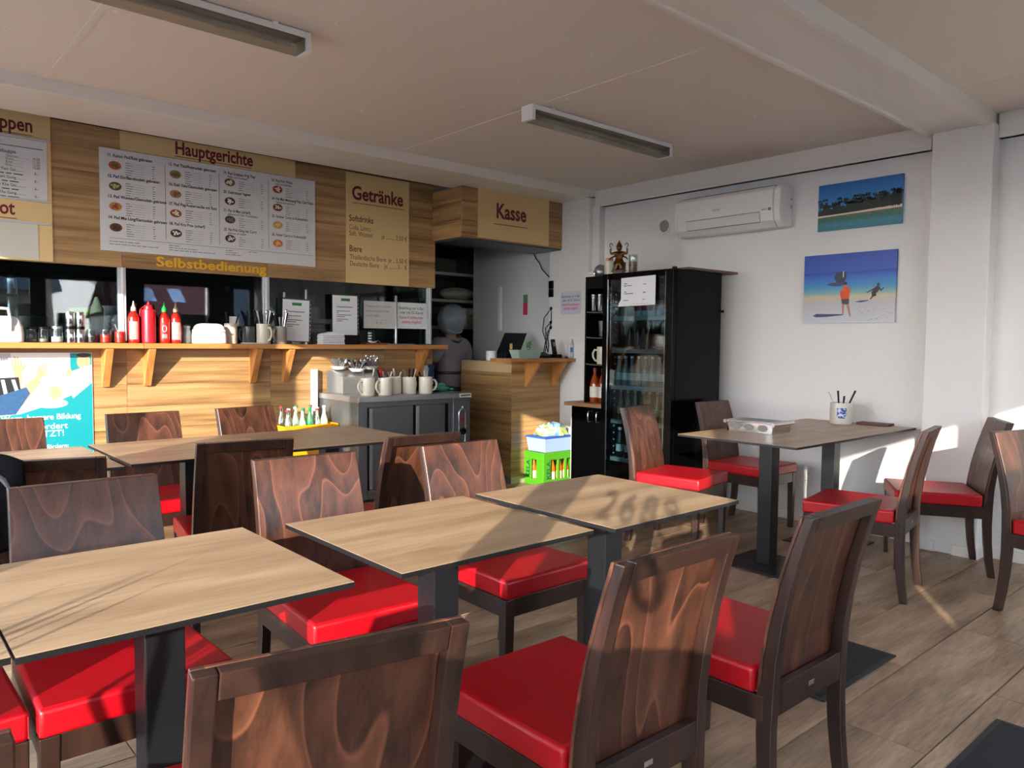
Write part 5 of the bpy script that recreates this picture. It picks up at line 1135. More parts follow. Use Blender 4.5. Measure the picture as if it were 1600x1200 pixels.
t = thing('candle_glass', 'tall glass with a brown printed candle on top of the fridge', 'candle', (4.63, 3.86, FH + .001)); MB().lathe([(.034, 0), (.036, .004), (.036, .145), (.033, .145), (.033, .008), (0, .008)], 18, caps=False).build('glass_body', DGLASS, t, smooth=40); MB().lathe([(.0325, .009), (.0325, .088), (0, .088)], 16, caps=False).build('candle_wax', C('brown candle print', (132, 92, 56)), t, smooth=40); MB().add([(-.0365, .004, .045), (-.0362, -.01, .058), (-.0365, -.0, .075), (-.0362, .014, .060)], [(0, 1, 2, 3)]).build('red_diamond', C('dark red print', (110, 30, 28)), t)
t = thing('salt_shaker', 'tiny clear glass between brass figure and candle', 'glass', (4.63, 3.935, FH + .001)); MB().lathe([(.014, 0), (.017, .02), (.012, .03), (0, .03)], 10, caps=False).build('glass_body', DGLASS, t, smooth=40)
t = thing('stoneware_jar', 'cream stoneware jar with corks on top of the narrow shelf', 'jar', (4.70, 4.165, 1.857)); MB().lathe([(.042, 0), (.044, .005), (.044, .115), (.038, .118), (.038, .10), (0, .10)], 18, caps=False).build('jar_body', STONE, t, smooth=40)
for k, (x, y) in enumerate(((-.012, .018), (.01, -.012), (.012, .02), (-.015, -.014))): MB().lathe([(.012, .10), (.014, .135), (.010, .142), (0, .143)], 10, (x, y, 0), caps=False).build('cork', C('cork', (200, 156, 110)), t, smooth=50)
for k, (y, s_, lab) in enumerate(((4.265, 1.0, 'silver lucky elephant like ornament left of the cork jar'), (4.098, .7, 'smaller silver ornament right of the cork jar'))):
    t = thing('silver_ornament', lab, 'ornament', (4.70, y, 1.857)); m_ = MB(); m_.lathe([(.035 * s_, 0), (.05 * s_, .01), (.055 * s_, .04 * s_), (.045 * s_, .075 * s_), (.02 * s_, .095 * s_), (0, .098 * s_)], 14, caps=False); m_.build('dome_body', M('tarnished silver', (150, 150, 154), .3, metal=.8, var=.5, vscale=60), t, smooth=50); MB().tube([(-.05 * s_, 0, .05 * s_), (-.075 * s_, 0, .03 * s_), (-.07 * s_, 0, .005)], [.014 * s_, .01 * s_, .006 * s_], 8).build('spout', CHROME, t, smooth=60)
t = thing('place_card', 'small white folded card with a red word at the top corner of the narrow shelf', 'card', (4.655, 4.375, 1.857), rot=FACE_NX); MB().box(0, .09, 0, .036, 0, .001).build('card_front', WHPAP, t); MB().tube([(.015 + .006 * q, .014 + .006 * math.sin(q * 2.1), .002) for q in range(11)], .0012, 4).build('red_scribble', REDP, t)

# kela crate with box and bag
kc_ = thing('juice_crate', 'bright green drinks crate with dark lettering beside the till counter', 'crate', (4.70, 4.915, 0))
GRN = C('bright green crate plastic', (72, 146, 26), .4); m_ = MB(); L, D, Hc = .40, .265, .305
m_.box(0, L, 0, D, 0, .02)
for x in (0, .125, .20, .275, L - .06): pass
def side(m_, x0, x1, y0, y1, axis, n):
    """crate side with tall slots"""
    if axis == 'x':
        m_.box(x0, x1, y0, y1, .02, .055); m_.box(x0, x1, y0, y1, .235, Hc); w_ = (x1 - x0)
        for a, b in ((0, .23), (.44, .50), (.68, .74), (.93, 1.0)): m_.box(x0 + a * w_, x0 + b * w_, y0, y1, .055, .235)
    else:
        m_.box(x0, x1, y0, y1, .02, .055); m_.box(x0, x1, y0, y1, .235, Hc); w_ = (y1 - y0)
        for a, b in ((0, .36), (.66, 1.0)): m_.box(x0, x1, y0 + a * w_, y0 + b * w_, .055, .235)
side(m_, 0, L, 0, .016, 'x', 4); side(m_, 0, L, D - .016, D, 'x', 4); side(m_, 0, .016, .016, D - .016, 'y', 2); side(m_, L - .016, L, .016, D - .016, 'y', 2)
m_.build('crate_shell', GRN, kc_, bevel=.003)
t_ = text_mesh(MB(), 'KELA', 0, 0, .068, .014, 1.05); NAV = C('dark green print', (10, 64, 66))
t_.build('crate_lettering', NAV, kc_, rot=(math.radians(90), math.radians(-90), 0), loc=(.082, -.002, .06))
t_ = text_mesh(MB(), 'KELA', 0, 0, .068, .014, 1.05)
t_.build('crate_lettering', NAV, kc_, rot=(math.radians(90), math.radians(-90), math.radians(-90)), loc=(-.002, .185, .06))
for i in range(4):
    for j in range(3):
        if i and j: continue
        bt = thing('juice_bottle_small', ('orange juice bottle, %s from the left, behind the front slots of the green crate' % ('first', 'second', 'third', 'fourth')[i]) if j == 0 else ('orange juice bottle, %s from the front, behind the left slot of the green crate' % ('', 'second', 'third')[j]), 'bottle', (4.70 + .07 + i * .088, 4.915 + .055 + j * .078, .0205), 0, 'orange juice bottles in the green crate')
        MB().lathe([(.028, 0), (.030, .006), (.030, .13), (.014, .19), (.013, .232), (0, .233)], 12, caps=False).build('bottle_body', M('orange juice glass', (226, 104, 10), .2, coat=.4), bt, smooth=40)
        MB().lathe([(.0305, .03), (.0305, .10)], 12, caps=False).build('paper_label', C('cream label', (232, 214, 170)), bt, smooth=50); MB().lathe([(.0155, .222), (.0155, .238), (0, .239)], 10, caps=False).build('bottle_cap', WHP, bt)
t = thing('storage_tub', 'translucent plastic tub with a blue rim standing on the green crate', 'tub', (4.735, 4.935, Hc + .001)); MB().add([(0, 0, 0), (.34, 0, 0), (.34, .225, 0), (0, .225, 0), (-.015, -.015, .125), (.355, -.015, .125), (.355, .24, .125), (-.015, .24, .125)], [(3, 2, 1, 0), (0, 1, 5, 4), (1, 2, 6, 5), (2, 3, 7, 6), (3, 0, 4, 7)]).build('tub_body', M('translucent tub', (146, 168, 196), .3), t)
MB().box(-.02, .36, -.02, .245, .125, .140).build('blue_rim', C('blue lid', (34, 84, 170)), t, bevel=.003)
t = thing('plastic_bag', 'crumpled pale green and blue plastic bag heaped on the tub', 'bag', (4.92, 5.05, Hc + .143))
m_ = MB(); n1, n2 = 18, 9; rr = random.Random(5); vs = [(0, 0, .10)]
for j in range(1, n2):
    for i in range(n1):
        a = 2 * math.pi * i / n1; r_ = .17 * math.sin(math.pi / 2 * j / (n2 - 1)) * (1 + rr.uniform(-.16, .16)); vs.append((r_ * math.cos(a), r_ * .72 * math.sin(a), max(.001, .10 * (1 - (j / (n2 - 1)) ** 2) * (1 + rr.uniform(-.2, .25)))))
fs = [(0, 1 + i, 1 + (i + 1) % n1) for i in range(n1)] + [(1 + j * n1 + i, 1 + (j + 1) * n1 + i, 1 + (j + 1) * n1 + (i + 1) % n1, 1 + j * n1 + (i + 1) % n1) for j in range(n2 - 2) for i in range(n1)]
bgm, n_n, n_l, n_p = newmat('printed plastic bag'); tcn = n_n.new('ShaderNodeTexCoord'); no = n_n.new('ShaderNodeTexNoise'); no.inputs['Scale'].default_value = 14; n_l.new(tcn.outputs['Object'], no.inputs['Vector']); rp = n_n.new('ShaderNodeValToRGB'); e = rp.color_ramp.elements; e[0].position = .38; e[0].color = lin((120, 168, 206)); e[1].position = .62; e[1].color = lin((176, 192, 92)); k_ = e.new(.5); k_.color = lin((176, 190, 190)); n_l.new(no.outputs[0], rp.inputs[0]); n_l.new(rp.outputs[0], n_p.inputs['Base Color']); n_p.inputs['Roughness'].default_value = .3
m_.add(vs, fs).build('bag_film', bgm, t, smooth=25)

# ------------------------------------------------------------------ right wall fittings
ac = thing('air_conditioner', 'white split air conditioner mounted on the right wall', 'air conditioner', (5.29, 2.895, 2.17))
pf = [(0, .015), (0, .30), (-.16, .30), (-.195, .27), (-.205, .12), (-.185, .045), (-.14, .0), (-.05, .0)]
MB().prism([(p[0], p[1]) for p in pf], 'y', 0.05, .87).build('front_shell', WHP, ac, bevel=.006) if False else None
def ac_prism(y0, y1, nm, grow=0.0):
    m_ = MB(); n_ = len(pf); vs = [(x - (grow if x < -.02 else 0), y, z) for y in (y0, y1) for x, z in pf]
    return m_.add(vs, [tuple(range(n_)), tuple(range(n_, 2 * n_))[::-1]] + [(i, n_ + i, n_ + (i + 1) % n_, (i + 1) % n_) for i in range(n_)])
ac_prism(.055, .895, 'x').build('front_shell', WHP, ac, bevel=.008)
ac_prism(0, .052, 'x', -.008).build('end_cap', WHP, ac, bevel=.008); ac_prism(.898, .93, 'x', -.008).build('end_cap', WHP, ac, bevel=.008)
fm_ = MB(); fm_.hexa([(-.209, .13, .105), (-.209, .80, .105), (-.204, .80, .118), (-.204, .13, .118), (-.214, .13, .108), (-.214, .80, .108), (-.212, .80, .118), (-.212, .13, .118)])
fp = MB().add([(-.2065, .155, .112), (-.2065, .80, .112), (-.190, .80, .040), (-.190, .155, .040)], [(0, 1, 2, 3)]); fp.v = [(x - .003, y, z) for x, y, z in fp.v]
fp.build('louvre_flap', C('flap white', (220, 219, 214)), ac)
lo = MB().tube([(-.2095, .155, .112), (-.2095, .80, .112), (-.193, .80, .040), (-.193, .155, .040)], .0022, 5, True); lo.build('flap_gap', C('gap grey', (70, 68, 66)), ac)
MB().box(-.16, -.01, .06, .87, .3002, .303).build('top_grille', C('grille grey', (120, 116, 108)), ac)
text_mesh(MB(), 'FUJITSU', 0, 0, .024, .01, .8, 'CENTER').build('maker_lettering', C('logo grey', (120, 116, 116)), ac, rot=(math.radians(94), 0, math.radians(-90)), loc=(-.2045, .53, .165))
tt_ = MB()
for k in range(3): tt_.rect(k * .014, 0, k * .014 + .008, .01)
tt_.rect(.05, -.006, .075, .014); tag(tt_.build('indicator_print', C('logo grey', (120, 116, 116)), ac, rot=(math.radians(96), 0, math.radians(-90)), loc=(-.2085, .135, .122)), kind='stuff')
tt_ = MB(); tt_.rect(0, 0, .025, .014); tt_.ell(.012, -.05, .01, .016); tag(tt_.build('side_stickers', C('logo grey light', (160, 158, 154)), ac, rot=FACE_NY, loc=(-.05, -.0035, .20)), kind='stuff')
t = thing('round_vent', 'small round wall vent with a mesh left of the air conditioner', 'vent', (5.289, 4.07, 2.31), rot=FACE_NX)
MB().tube([(.058 * math.cos(u), .058 * math.sin(u), .004) for u in [2 * math.pi * k / 24 for k in range(24)]], .008, 8, True).build('vent_ring', WHP, t, smooth=60)
MB().ell(0, 0, .056, .056, .001, 24).build('mesh_backing', C('mesh grey', (120, 112, 100)), t)
m_ = MB()
for k in range(-5, 6):
    c = k * .0095; hl_ = math.sqrt(max(0, .055 ** 2 - c * c)); m_.tube([(c, -hl_, .003), (c, hl_, .003)], .0014, 4); m_.tube([(-hl_, c, .003), (hl_, c, .003)], .0014, 4)
tag(m_.build('vent_mesh', C('mesh white', (190, 186, 178)), t), kind='stuff')
t = thing('wall_socket', 'white wall socket low on the wall below the far tables', 'socket', (5.289, 2.725, .31), rot=FACE_NX); MB().box(-.042, .042, -.042, .042, 0, .008).build('cover_plate', WHP, t, bevel=.003); MB().lathe([(.022, .009), (.021, .003), (0, .003)], 16, caps=False).build('socket_well', C('well', (196, 196, 194)), t, smooth=40)
m_ = MB(); m_.ell(-.008, 0, .003, .003, .0095, 8); m_.ell(.008, 0, .003, .003, .0095, 8); tag(m_.build('pin_holes', BLKP, t), kind='stuff')

# two canvas photographs
def grad_mat(name, stops, axis='Y', rough=.4, noise=0.0, nscale=(30, 120, 1), lo=0.0, hi=1.0):
    m, n, l, p = newmat(name); tc = n.new('ShaderNodeTexCoord'); sp = n.new('ShaderNodeSeparateXYZ'); l.new(tc.outputs['Object'], sp.inputs[0])
    mr = n.new('ShaderNodeMapRange'); mr.inputs[1].default_value = lo; mr.inputs[2].default_value = hi; l.new(sp.outputs[axis], mr.inputs[0]); v = mr.outputs[0]
    if noise:
        mp = n.new('ShaderNodeMapping'); mp.inputs['Scale'].default_value = nscale; l.new(tc.outputs['Object'], mp.inputs[0]); nz = n.new('ShaderNodeTexNoise'); nz.inputs['Scale'].default_value = 1; nz.inputs['Detail'].default_value = 4; l.new(mp.outputs[0], nz.inputs['Vector'])
        ma = n.new('ShaderNodeMath'); ma.operation = 'MULTIPLY_ADD'; ma.inputs[1].default_value = noise; l.new(nz.outputs[0], ma.inputs[0]); l.new(v, ma.inputs[2]); sb_ = n.new('ShaderNodeMath'); sb_.operation = 'SUBTRACT'; sb_.inputs[1].default_value = noise / 2; l.new(ma.outputs[0], sb_.inputs[0]); v = sb_.outputs[0]
    r = n.new('ShaderNodeValToRGB'); e = r.color_ramp.elements; e[0].position = stops[0][0]; e[0].color = lin(stops[0][1]); e[1].position = stops[-1][0]; e[1].color = lin(stops[-1][1])
    for s_, c_ in stops[1:-1]: q = e.new(s_); q.color = lin(c_)
    l.new(v, r.inputs[0]); l.new(r.outputs[0], p.inputs['Base Color']); p.inputs['Roughness'].default_value = rough
    return m
p1 = thing('canvas_photo', 'upper canvas photo of a palm beach seen from the sea', 'picture', (5.286, 2.690, 2.118), rot=FACE_NX)
MB().box(0, .578, 0, .325, 0, .020).build('canvas', grad_mat('palm sky', [(0, (60, 150, 200)), (.45, (36, 128, 196)), (1, (10, 88, 164))], lo=.11, hi=.325), p1)
MB().rect(0, 0, .578, .118, .0203).build('print_lagoon', grad_mat('lagoon print', [(0, (24, 120, 124)), (.35, (60, 130, 150)), (.6, (44, 104, 84)), (1, (104, 112, 92))], lo=0, hi=.118, noise=.9, nscale=(26, 150, 1)), p1)
MB().poly([(0, .096), (.578, .108), (.578, .130), (.3, .118), (0, .112)], .0206).build('print_sand', C('print sand', (228, 206, 186)), p1)
rr = random.Random(11); pm_ = MB(); pm_.poly([(0, .108), (.15, .110), (.3, .115), (.45, .122), (.578, .128), (.578, .205), (.54, .215), (.5, .20), (.45, .195), (.4, .175), (.36, .185), (.3, .165), (.25, .19), (.2, .155), (.15, .17), (.1, .15), (.05, .155), (0, .14)], .0209)
for k in range(60): x = rr.uniform(0.005, .573); pm_.ell(x, .14 + rr.uniform(0, .05) + .04 * x, rr.uniform(.008, .018), rr.uniform(.006, .013), .02095 + k * .000001, 8)
for k in range(70):
    x = rr.uniform(.012, .565); top = .165 + rr.uniform(0, .055) * (1 if x < .34 else 1.15)
    pm_.poly([(x - .002, .12), (x + .002, .12), (x + .0015, top), (x - .0015, top)], .0211)
    for q in range(7):
        a = math.radians(-20 + q * 36.7); s_ = rr.uniform(.014, .026); pm_.poly([(x, top), (x + s_ * math.cos(a) * .6 - .003, top + s_ * math.sin(a) * .5 + .006), (x + s_ * math.cos(a), top + s_ * math.sin(a) * .6 - .004)], .0212)
tag(pm_.build('print_palms', M('print palms', (24, 36, 24), .45, var=.8, vscale=60), p1), kind='stuff')
p2 = thing('canvas_photo', 'lower canvas photo of a beach with a person in an orange vest', 'picture', (5.286, 2.781, 1.463), rot=FACE_NX)
MB().box(0, .647, 0, .487, 0, .020).build('canvas', grad_mat('beach print', [(0, (196, 198, 206)), (.30, (182, 180, 180)), (.385, (196, 180, 142)), (.43, (120, 170, 172)), (.52, (50, 140, 190)), (.66, (24, 100, 196)), (.73, (14, 60, 160)), (.742, (26, 84, 176)), (1, (32, 70, 170))], lo=0, hi=.487, noise=.05, nscale=(14, 40, 1)), p2)
zz = .0205
m_ = MB(); m_.poly([(.235, .345), (.225, .315), (.245, .285), (.30, .285), (.315, .325), (.305, .36), (.24, .352)], zz); m_.build('print_boat', C('print boat', (34, 48, 62)), p2)
m_ = MB(); m_.poly([(.17, .272), (.235, .258), (.30, .262), (.29, .285), (.20, .285)], zz + .0002); m_.poly([(.075, .052), (.10, .068), (.18, .065), (.29, .062), (.30, .055), (.17, .044), (.10, .043)], zz + .0002); m_.poly([(.375, .145), (.41, .152), (.47, .155), (.47, .150), (.42, .140)], zz + .0002); tag(m_.build('print_shadows', C('print shadow', (54, 60, 104)), p2), kind='stuff')
m_ = MB(); m_.rect(.287, .32, .293, .362, zz + .0004); m_.build('print_mast', WHPAP, p2)
m_ = MB(); m_.poly([(.270, .205), (.295, .252), (.325, .255), (.350, .225), (.338, .205), (.335, .165), (.28, .165)], zz + .0006); m_.build('print_orange_vest', M('print vest', (222, 84, 26), .5, var=.35, vscale=60), p2)
m_ = MB(); m_.poly([(.265, .215), (.29, .248), (.297, .24), (.277, .21)], zz + .0007); m_.poly([(.342, .215), (.350, .225), (.335, .245), (.328, .235)], zz + .0007); m_.ell(.305, .268, .012, .015, zz + .0007, 12); m_.poly([(.284, .150), (.305, .150), (.300, .06), (.291, .06)], zz + .0005); m_.poly([(.312, .150), (.334, .150), (.352, .045), (.342, .042)], zz + .0005); tag(m_.build('print_skin', C('print skin tone', (176, 120, 90)), p2), kind='stuff')
m_ = MB(); m_.poly([(.28, .168), (.337, .168), (.336, .135), (.312, .128), (.286, .138)], zz + .0008); m_.build('print_shorts', C('print shorts', (52, 54, 66)), p2)
m_ = MB(); m_.ell(.305, .277, .015, .012, zz + .0009, 12); m_.rect(.294, .266, .318, .271, zz + .0010); m_.build('print_hair', C('print dark hair', (34, 28, 26)), p2)
m_ = MB(); m_.ell(.533, .258, .010, .012, zz + .0006, 12); m_.poly([(.505, .235), (.525, .25), (.545, .238), (.530, .205), (.50, .195), (.487, .205)], zz + .0006); m_.poly([(.455, .208), (.505, .235), (.508, .228), (.46, .203)], zz + .0006); m_.poly([(.54, .24), (.552, .222), (.568, .238), (.572, .232), (.552, .212), (.533, .232)], zz + .0006); m_.poly([(.49, .205), (.52, .20), (.522, .182), (.50, .175), (.485, .158), (.478, .160), (.492, .18)], zz + .0006); m_.build('print_running_boy', C('print dark figure', (46, 28, 24)), p2)
m_ = MB()
for k in range(40): x = rr.uniform(.36, .64); y = rr.uniform(.01, .11); m_.ell(x, y, rr.uniform(.002, .005), .002, zz + .0003, 6)
tag(m_.build('print_pebbles', C('print pebbles', (110, 108, 112)), p2), kind='stuff')

# on the far tables
t = thing('plate_warmer', 'chrome table warmer with a pierced top and rolled handles on the far table', 'warmer', (4.16, 2.345, TZ + .001), 0)
MB().box(0, .30, 0, .006, 0, .062).build('long_side', CHROME, t, bevel=.001); MB().box(0, .30, .204, .21, 0, .062).build('long_side', CHROME, t, bevel=.001)
m_ = MB()
for x in (.07, .15, .23): m_.lathe([(.034, .001), (.034, .02), (.03, .022), (0, .022)], 14, (x, .105, 0), caps=False)
tag(m_.build('tealight_cups', STEEL, t, smooth=40), kind='stuff')
MB().box(-.002, .302, -.004, .214, .062, .068).build('perforated_top', STEEL, t, bevel=.002)
m_ = MB()
for i in range(11):
    m_.box(.018 + i * .025, .026 + i * .025, .012, .198, .068, .0705)
tag(m_.build('top_ridges', CHROME, t), kind='stuff')
m_ = MB()
for i in range(10): m_.box(.029 + i * .025, .040 + i * .025, .02, .19, .0681, .0686)
tag(m_.build('top_slots', C('slot dark', (40, 40, 42)), t), kind='stuff')
m_ = MB()
for x in (.06, .15, .24): m_.add([(x + .034 * math.cos(u), -.0008, .032 + .020 * math.sin(u)) for u in [2 * math.pi * k / 14 for k in range(14)]], [tuple(range(14))])
tag(m_.build('side_openings', C('opening grey', (120, 118, 112)), t), kind='stuff')
for s_, x in ((-1, -.012), (1, .312)): MB().tube([(x, -.012, .058), (x, .222, .058)], .012, 12).build('rolled_handle', CHROME, t, smooth=60)
for i, y in enumerate((0.0, .19)): MB().prism([(-.0, 0), (.012, 0), (.0, .06), (-.012, .06)], 'y', y, y + .02).build('end_foot', CHROME, t)
MB().hexa([(.296, .0, 0), (.30, .0, 0), (.30, .21, 0), (.296, .21, 0), (.306, .0, .06), (.310, .0, .06), (.310, .21, .06), (.306, .21, .06)]).build('end_plate', CHROME, t); MB().hexa([(0, .0, 0), (.004, .0, 0), (.004, .21, 0), (0, .21, 0), (-.01, .0, .06), (-.006, .0, .06), (-.006, .21, .06), (-.01, .21, .06)]).build('end_plate', CHROME, t)
t.rotation_euler = (0, 0, math.radians(-90)); t.location = (4.085, 2.63, TZ + .001)
t = thing('painted_mug', 'stoneware mug with a blue painted panel holding knives on the wall table', 'mug', (5.05, 2.375, TZ + .001)); mug_parts(t, .070, .145, M('painted stoneware', (206, 198, 184), .3), 60)
m_ = MB(); n_ = 8; base = math.radians(-150); m_.add([(.0708 * math.cos(a), .0708 * math.sin(a), z_) for z_ in (.042, .112) for a in [base + math.radians(50 * (k / n_ - .5)) for k in range(n_ + 1)]], [(k, k + 1, n_ + 2 + k, n_ + 1 + k) for k in range(n_)])
bl, n_n, n_l, n_p = newmat('blue painted crest'); tcn = n_n.new('ShaderNodeTexCoord'); vo = n_n.new('ShaderNodeTexVoronoi'); vo.inputs['Scale'].default_value = 60; n_l.new(tcn.outputs['Object'], vo.inputs['Vector']); rp = n_n.new('ShaderNodeValToRGB'); e = rp.color_ramp.elements; e[0].position = .42; e[0].color = lin((40, 66, 150)); e[1].position = .58; e[1].color = lin((196, 202, 220)); n_l.new(vo.outputs[0], rp.inputs[0]); n_l.new(rp.outputs[0], n_p.inputs['Base Color']); n_p.inputs['Roughness'].default_value = .3
m_.build('blue_panel', bl, t, smooth=60)
for k, (dx, dy, l_, m2) in enumerate(((.05, .02, .20, 'fork'), (-.01, .0, .22, 'knife'), (.0, -.025, .19, 'knife'), (-.005, -.055, .225, 'knife'))): pass
for k, (p0, p1_, kd) in enumerate((((.01, .02, .06), (-.03, .075, .215), 'fork'), ((.0, .01, .06), (-.01, .02, .225), 'knife'), ((0, -.01, .06), (.01, -.015, .19), 'knife'), ((.0, -.02, .06), (.02, -.085, .23), 'knife'))):
    if kd == 'fork': MB().tube([p0, p1_], .0035, 6).build('fork_handle', STEEL, t)
    else: v0, v1 = Vector(p0), Vector(p1_); MB().tube([v0, v0.lerp(v1, .5), v1], [.003, .006, .0075], 6).build('knife_handle', BLKP, t)
t = thing('menu_folder', 'flat dark red menu folder lying on the wall table next to the mug', 'folder', (5.19, 2.20, TZ + .001), 4); MB().box(-.055, .055, -.10, .11, 0, .014).build('cover', C('dark brown cover', (62, 40, 40)), t, bevel=.003); MB().box(-.056, -.05, -.098, .108, .003, .011).build('page_edge', C('page red', (110, 40, 40)), t)

# floor mats
for (x0, x1, y0, y1, lab) in ((2.642, 3.272, 1.268, 1.70, 'black floor mat under the right hand chair seen from behind'), (2.34, 2.98, .40, .815, 'black floor mat at the lower right corner of the picture'), (1.02, 1.50, 1.52, 1.98, 'black floor mat under the middle near table')):
    t = thing('floor_mat', lab, 'mat', ((x0 + x1) / 2, (y0 + y1) / 2, .0005)); a, b = (x1 - x0) / 2, (y1 - y0) / 2
    MB().box(-a + .022, a - .022, -b + .022, b - .022, .001, .009).build('mat_pile', MATR, t)
    for q in ((-a, a, -b, -b + .022), (-a, a, b - .022, b), (-a, -a + .022, -b + .022, b - .022), (a - .022, a, -b + .022, b - .022)): MB().box(q[0], q[1], q[2], q[3], 0, .007).build('rubber_edge', MATB, t, bevel=.002)

# ceiling lamps
def ceiling_lamp(label, x, y):
    t = thing('ceiling_lamp', label, 'lamp', (x, y, H), 0, 'long batten lamps under the ceiling')
    MB().box(-.645, .645, -.048, .048, -.034, -.004).build('lamp_tray', WHP, t, bevel=.003)
    MB().box(-.642, .642, -.046, .046, -.092, -.034).build('clear_cover', glass('prismatic cover', (206, 206, 196), refl=.10, rough=.3), t)
    MB().box(-.60, .60, -.040, .040, -.044, -.035).build('reflector', C('lamp reflector', (176, 172, 160)), t)
    MB().tube([(-.59, 0, -.060), (.59, 0, -.060)], .013, 12).build('tube', C('unlit tube', (206, 206, 200)), t, smooth=60)
    for s_ in (-1, 1):
        MB().box(min(s_ * .645, s_ * .672), max(s_ * .645, s_ * .672), -.050, .050, -.095, -.004).build('end_cap', WHP, t, bevel=.004)
        MB().box(s_ * .50 - .012, s_ * .50 + .012, -.054, .054, -.020, 0).build('clip', WHP, t)
    return t
l1 = ceiling_lamp('batten lamp under the ceiling left of the picture middle top', .965, 3.335)
l2 = dup(l1, (3.735, 3.385, H), 0, 'batten lamp under the ceiling in front of the Kasse sign')

# black jacket on the left chair
jk = thing('black_jacket', 'black jacket draped over the chair at the left edge', 'jacket', (.315, 3.11, .0), -15)
m_ = MB(); rr = random.Random(3); nu, nv = 14, 14; vs = []
for j in range(nv + 1):
    for i in range(nu + 1):
        u = (i / nu - .5) * .30; s_ = (j / nv - .5) * 1.0
        y = -.10 + (.052 if s_ > 0 else -.062) * min(1, abs(s_) * 6); z = .915 - abs(s_) * .62 + .018 * math.sin(u * 22 + s_ * 5) - .25 * u * u; y += .018 * math.sin(u * 30 + 2 * s_) + rr.uniform(-.004, .004)
        vs.append((u, y, z))
m_.add(vs, [(j * (nu + 1) + i, j * (nu + 1) + i + 1, (j + 1) * (nu + 1) + i + 1, (j + 1) * (nu + 1) + i) for j in range(nv) for i in range(nu)])
o_ = m_.build('jacket_cloth', M('black cloth', (12, 12, 14), .9, spec=.1, bump=.4, bscale=60), jk, smooth=80, sub=1); md = o_.modifiers.new('thickness', 'SOLIDIFY'); md.thickness = .016
MB().tube([(-.14, -.17, .86), (-.17, -.18, .72), (-.16, -.17, .56), (-.13, -.16, .46)], [.05, .055, .05, .042], 10).build('sleeve', M('black cloth sleeve', (12, 12, 14), .9, spec=.1), jk, smooth=60)
MB().tube([(.06, -.185, .88), (.10, -.18, .84), (.12, -.175, .80)], [.005, .009, .004], 6).build('grey_piping', C('grey piping', (120, 122, 126)), jk, smooth=60)

# plant pot outside the picture on the left: its leaves draw the shadow on the near left table
pp = thing('potted_plant', 'tall bladed potted plant by the left glazing, outside the picture', 'plant', (-.80, .94, 0)); MB().lathe([(.09, 0), (.11, .25), (.12, .48), (.10, .48), (.09, .44), (0, .44)], 18, caps=False).build('plant_pot', C('grey planter', (120, 118, 112)), pp, smooth=40)
m_ = MB(); rr = random.Random(2)
for k in range(20):
    a = rr.uniform(0, 6.28); sp = rr.uniform(.03, .17); h_ = rr.uniform(.98, 1.23); wv = rr.uniform(.007, .013); c1 = Vector((math.cos(a) * .04, math.sin(a) * .04, .44)); c2 = Vector((math.cos(a) * sp * .7, math.sin(a) * sp * .7, .44 + (h_ - .44) * .6)); c3 = Vector((math.cos(a) * sp, math.sin(a) * sp, h_)); s_ = Vector((.5, -.85, 0)) * wv
    m_.add([c1 - s_, c1 + s_, c2 + s_, c3, c2 - s_], [(0, 1, 2, 3, 4)])
tag(m_.build('leaves', C('leaf green plant', (60, 110, 50)), pp), kind='stuff')

# ------------------------------------------------------------------ outdoors, seen mirrored in the hatch glass
struct('ground', MB().box(-60, 60, -60, 40, -.35, -.12), M('grey asphalt', (120, 118, 114), .9))
ho = thing('neighbour_house', 'house with brown tiled roof and two skylights, mirrored in the hatch glass', 'house', (0, 0, 0))
MB().box(6.7, 8.65, -20.0, -14.0, -.12, 2.10).build('house_wall', C('rendered wall', (96, 98, 102)), ho)
MB().add([(6.6, -13.8, 2.05), (8.75, -13.8, 2.05), (9.9, -17.0, 4.2), (6.6, -17.0, 4.2), (6.6, -20.2, 2.05), (8.75, -20.2, 2.05)], [(0, 1, 2, 3), (3, 2, 5, 4)]).build('tiled_roof', M('brown roof tiles', (112, 56, 44), .8, var=.25, vscale=9), ho)
for x in (7.05, 7.95): MB().add([(x, -14.45, 2.52), (x + .42, -14.45, 2.52), (x + .42, -15.1, 2.98), (x, -15.1, 2.98)], [(0, 1, 2, 3)]).build('skylight', C('skylight glass', (190, 206, 226), .1), ho)
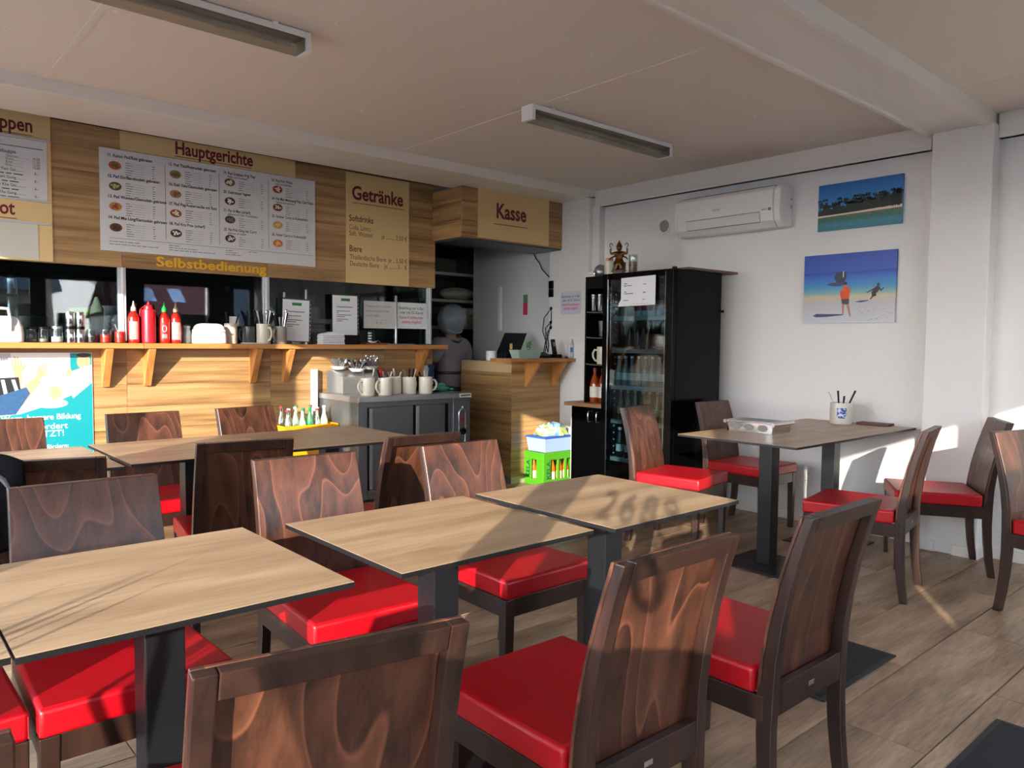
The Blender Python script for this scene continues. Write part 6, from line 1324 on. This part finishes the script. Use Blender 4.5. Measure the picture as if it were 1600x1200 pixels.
MB().add([(8.75, -13.8, 2.05), (9.9, -13.9, 3.6), (11.5, -13.9, 3.6), (11.5, -13.8, -.1), (8.75, -13.8, -.1)], [(0, 1, 2, 3, 4)]).build('gable_wall', C('slate gable', (62, 76, 96)), ho)
tr_ = thing('bare_tree', 'bare winter tree outside, mirrored in the hatch glass', 'tree', (4.9, -10.0, -.12)); m_ = MB(); rr = random.Random(9)
def branch(p, d, ln, r, n):
    q = p + d * ln; m_.tube([p, p.lerp(q, .5) + Vector((rr.uniform(-.04, .04), 0, rr.uniform(-.03, .03))) * ln, q], [r, r * .8, r * .6], 5)
    if n:
        for k in range(3): branch(p.lerp(q, rr.uniform(.5, 1)), (d + Vector((rr.uniform(-.8, .8), rr.uniform(-.5, .5), rr.uniform(-.1, .6)))).normalized(), ln * rr.uniform(.55, .8), r * .55, n - 1)
branch(Vector((0, 0, 0)), Vector((.05, 0, 1)), 1.7, .07, 4); tag(m_.build('branches', C('bark', (46, 40, 38)), tr_), kind='stuff')
pr = thing('closed_parasol', 'closed beige parasol on the terrace outside, mirrored in the hatch glass', 'parasol', (2.62, -4.0, -.12)); MB().lathe([(.02, 0), (.02, .5)], 8).build('parasol_pole', ALU, pr); MB().lathe([(.16, .55), (.15, .9), (.10, 1.9), (.045, 2.5), (.0, 2.6)], 9, caps=False).build('folded_canopy', C('beige canvas', (150, 134, 106)), pr)
wh = thing('pale_outbuilding', 'pale low outbuilding outside, mirrored in the hatch glass', 'building', (0, 0, 0)); MB().box(.5, 4.3, -17, -13, -.12, 2.6).build('building_wall', C('pale render', (104, 98, 88)), wh); MB().prism([(-12.7, 2.6), (-17.3, 2.6), (-15, 4.3)], 'x', .3, 4.5).build('building_roof', C('dark slate roof', (40, 43, 48)), wh)
sg = thing('shop_sign', 'dark sign board with yellow Imbiss lettering hung on the front glazing', 'sign', (4.50, -1.640, 1.56), rot=(math.radians(90), 0, 0))
MB().box(-.52, .02, -.02, .16, -.01, 0).build('sign_board', C('dark sign', (46, 48, 54)), sg)
text_mesh(MB(), 'Imbiss', -.50, .03, .14, .02, 1.0, z=.001).build('lettering', C('yellow letters', (226, 170, 40)), sg)
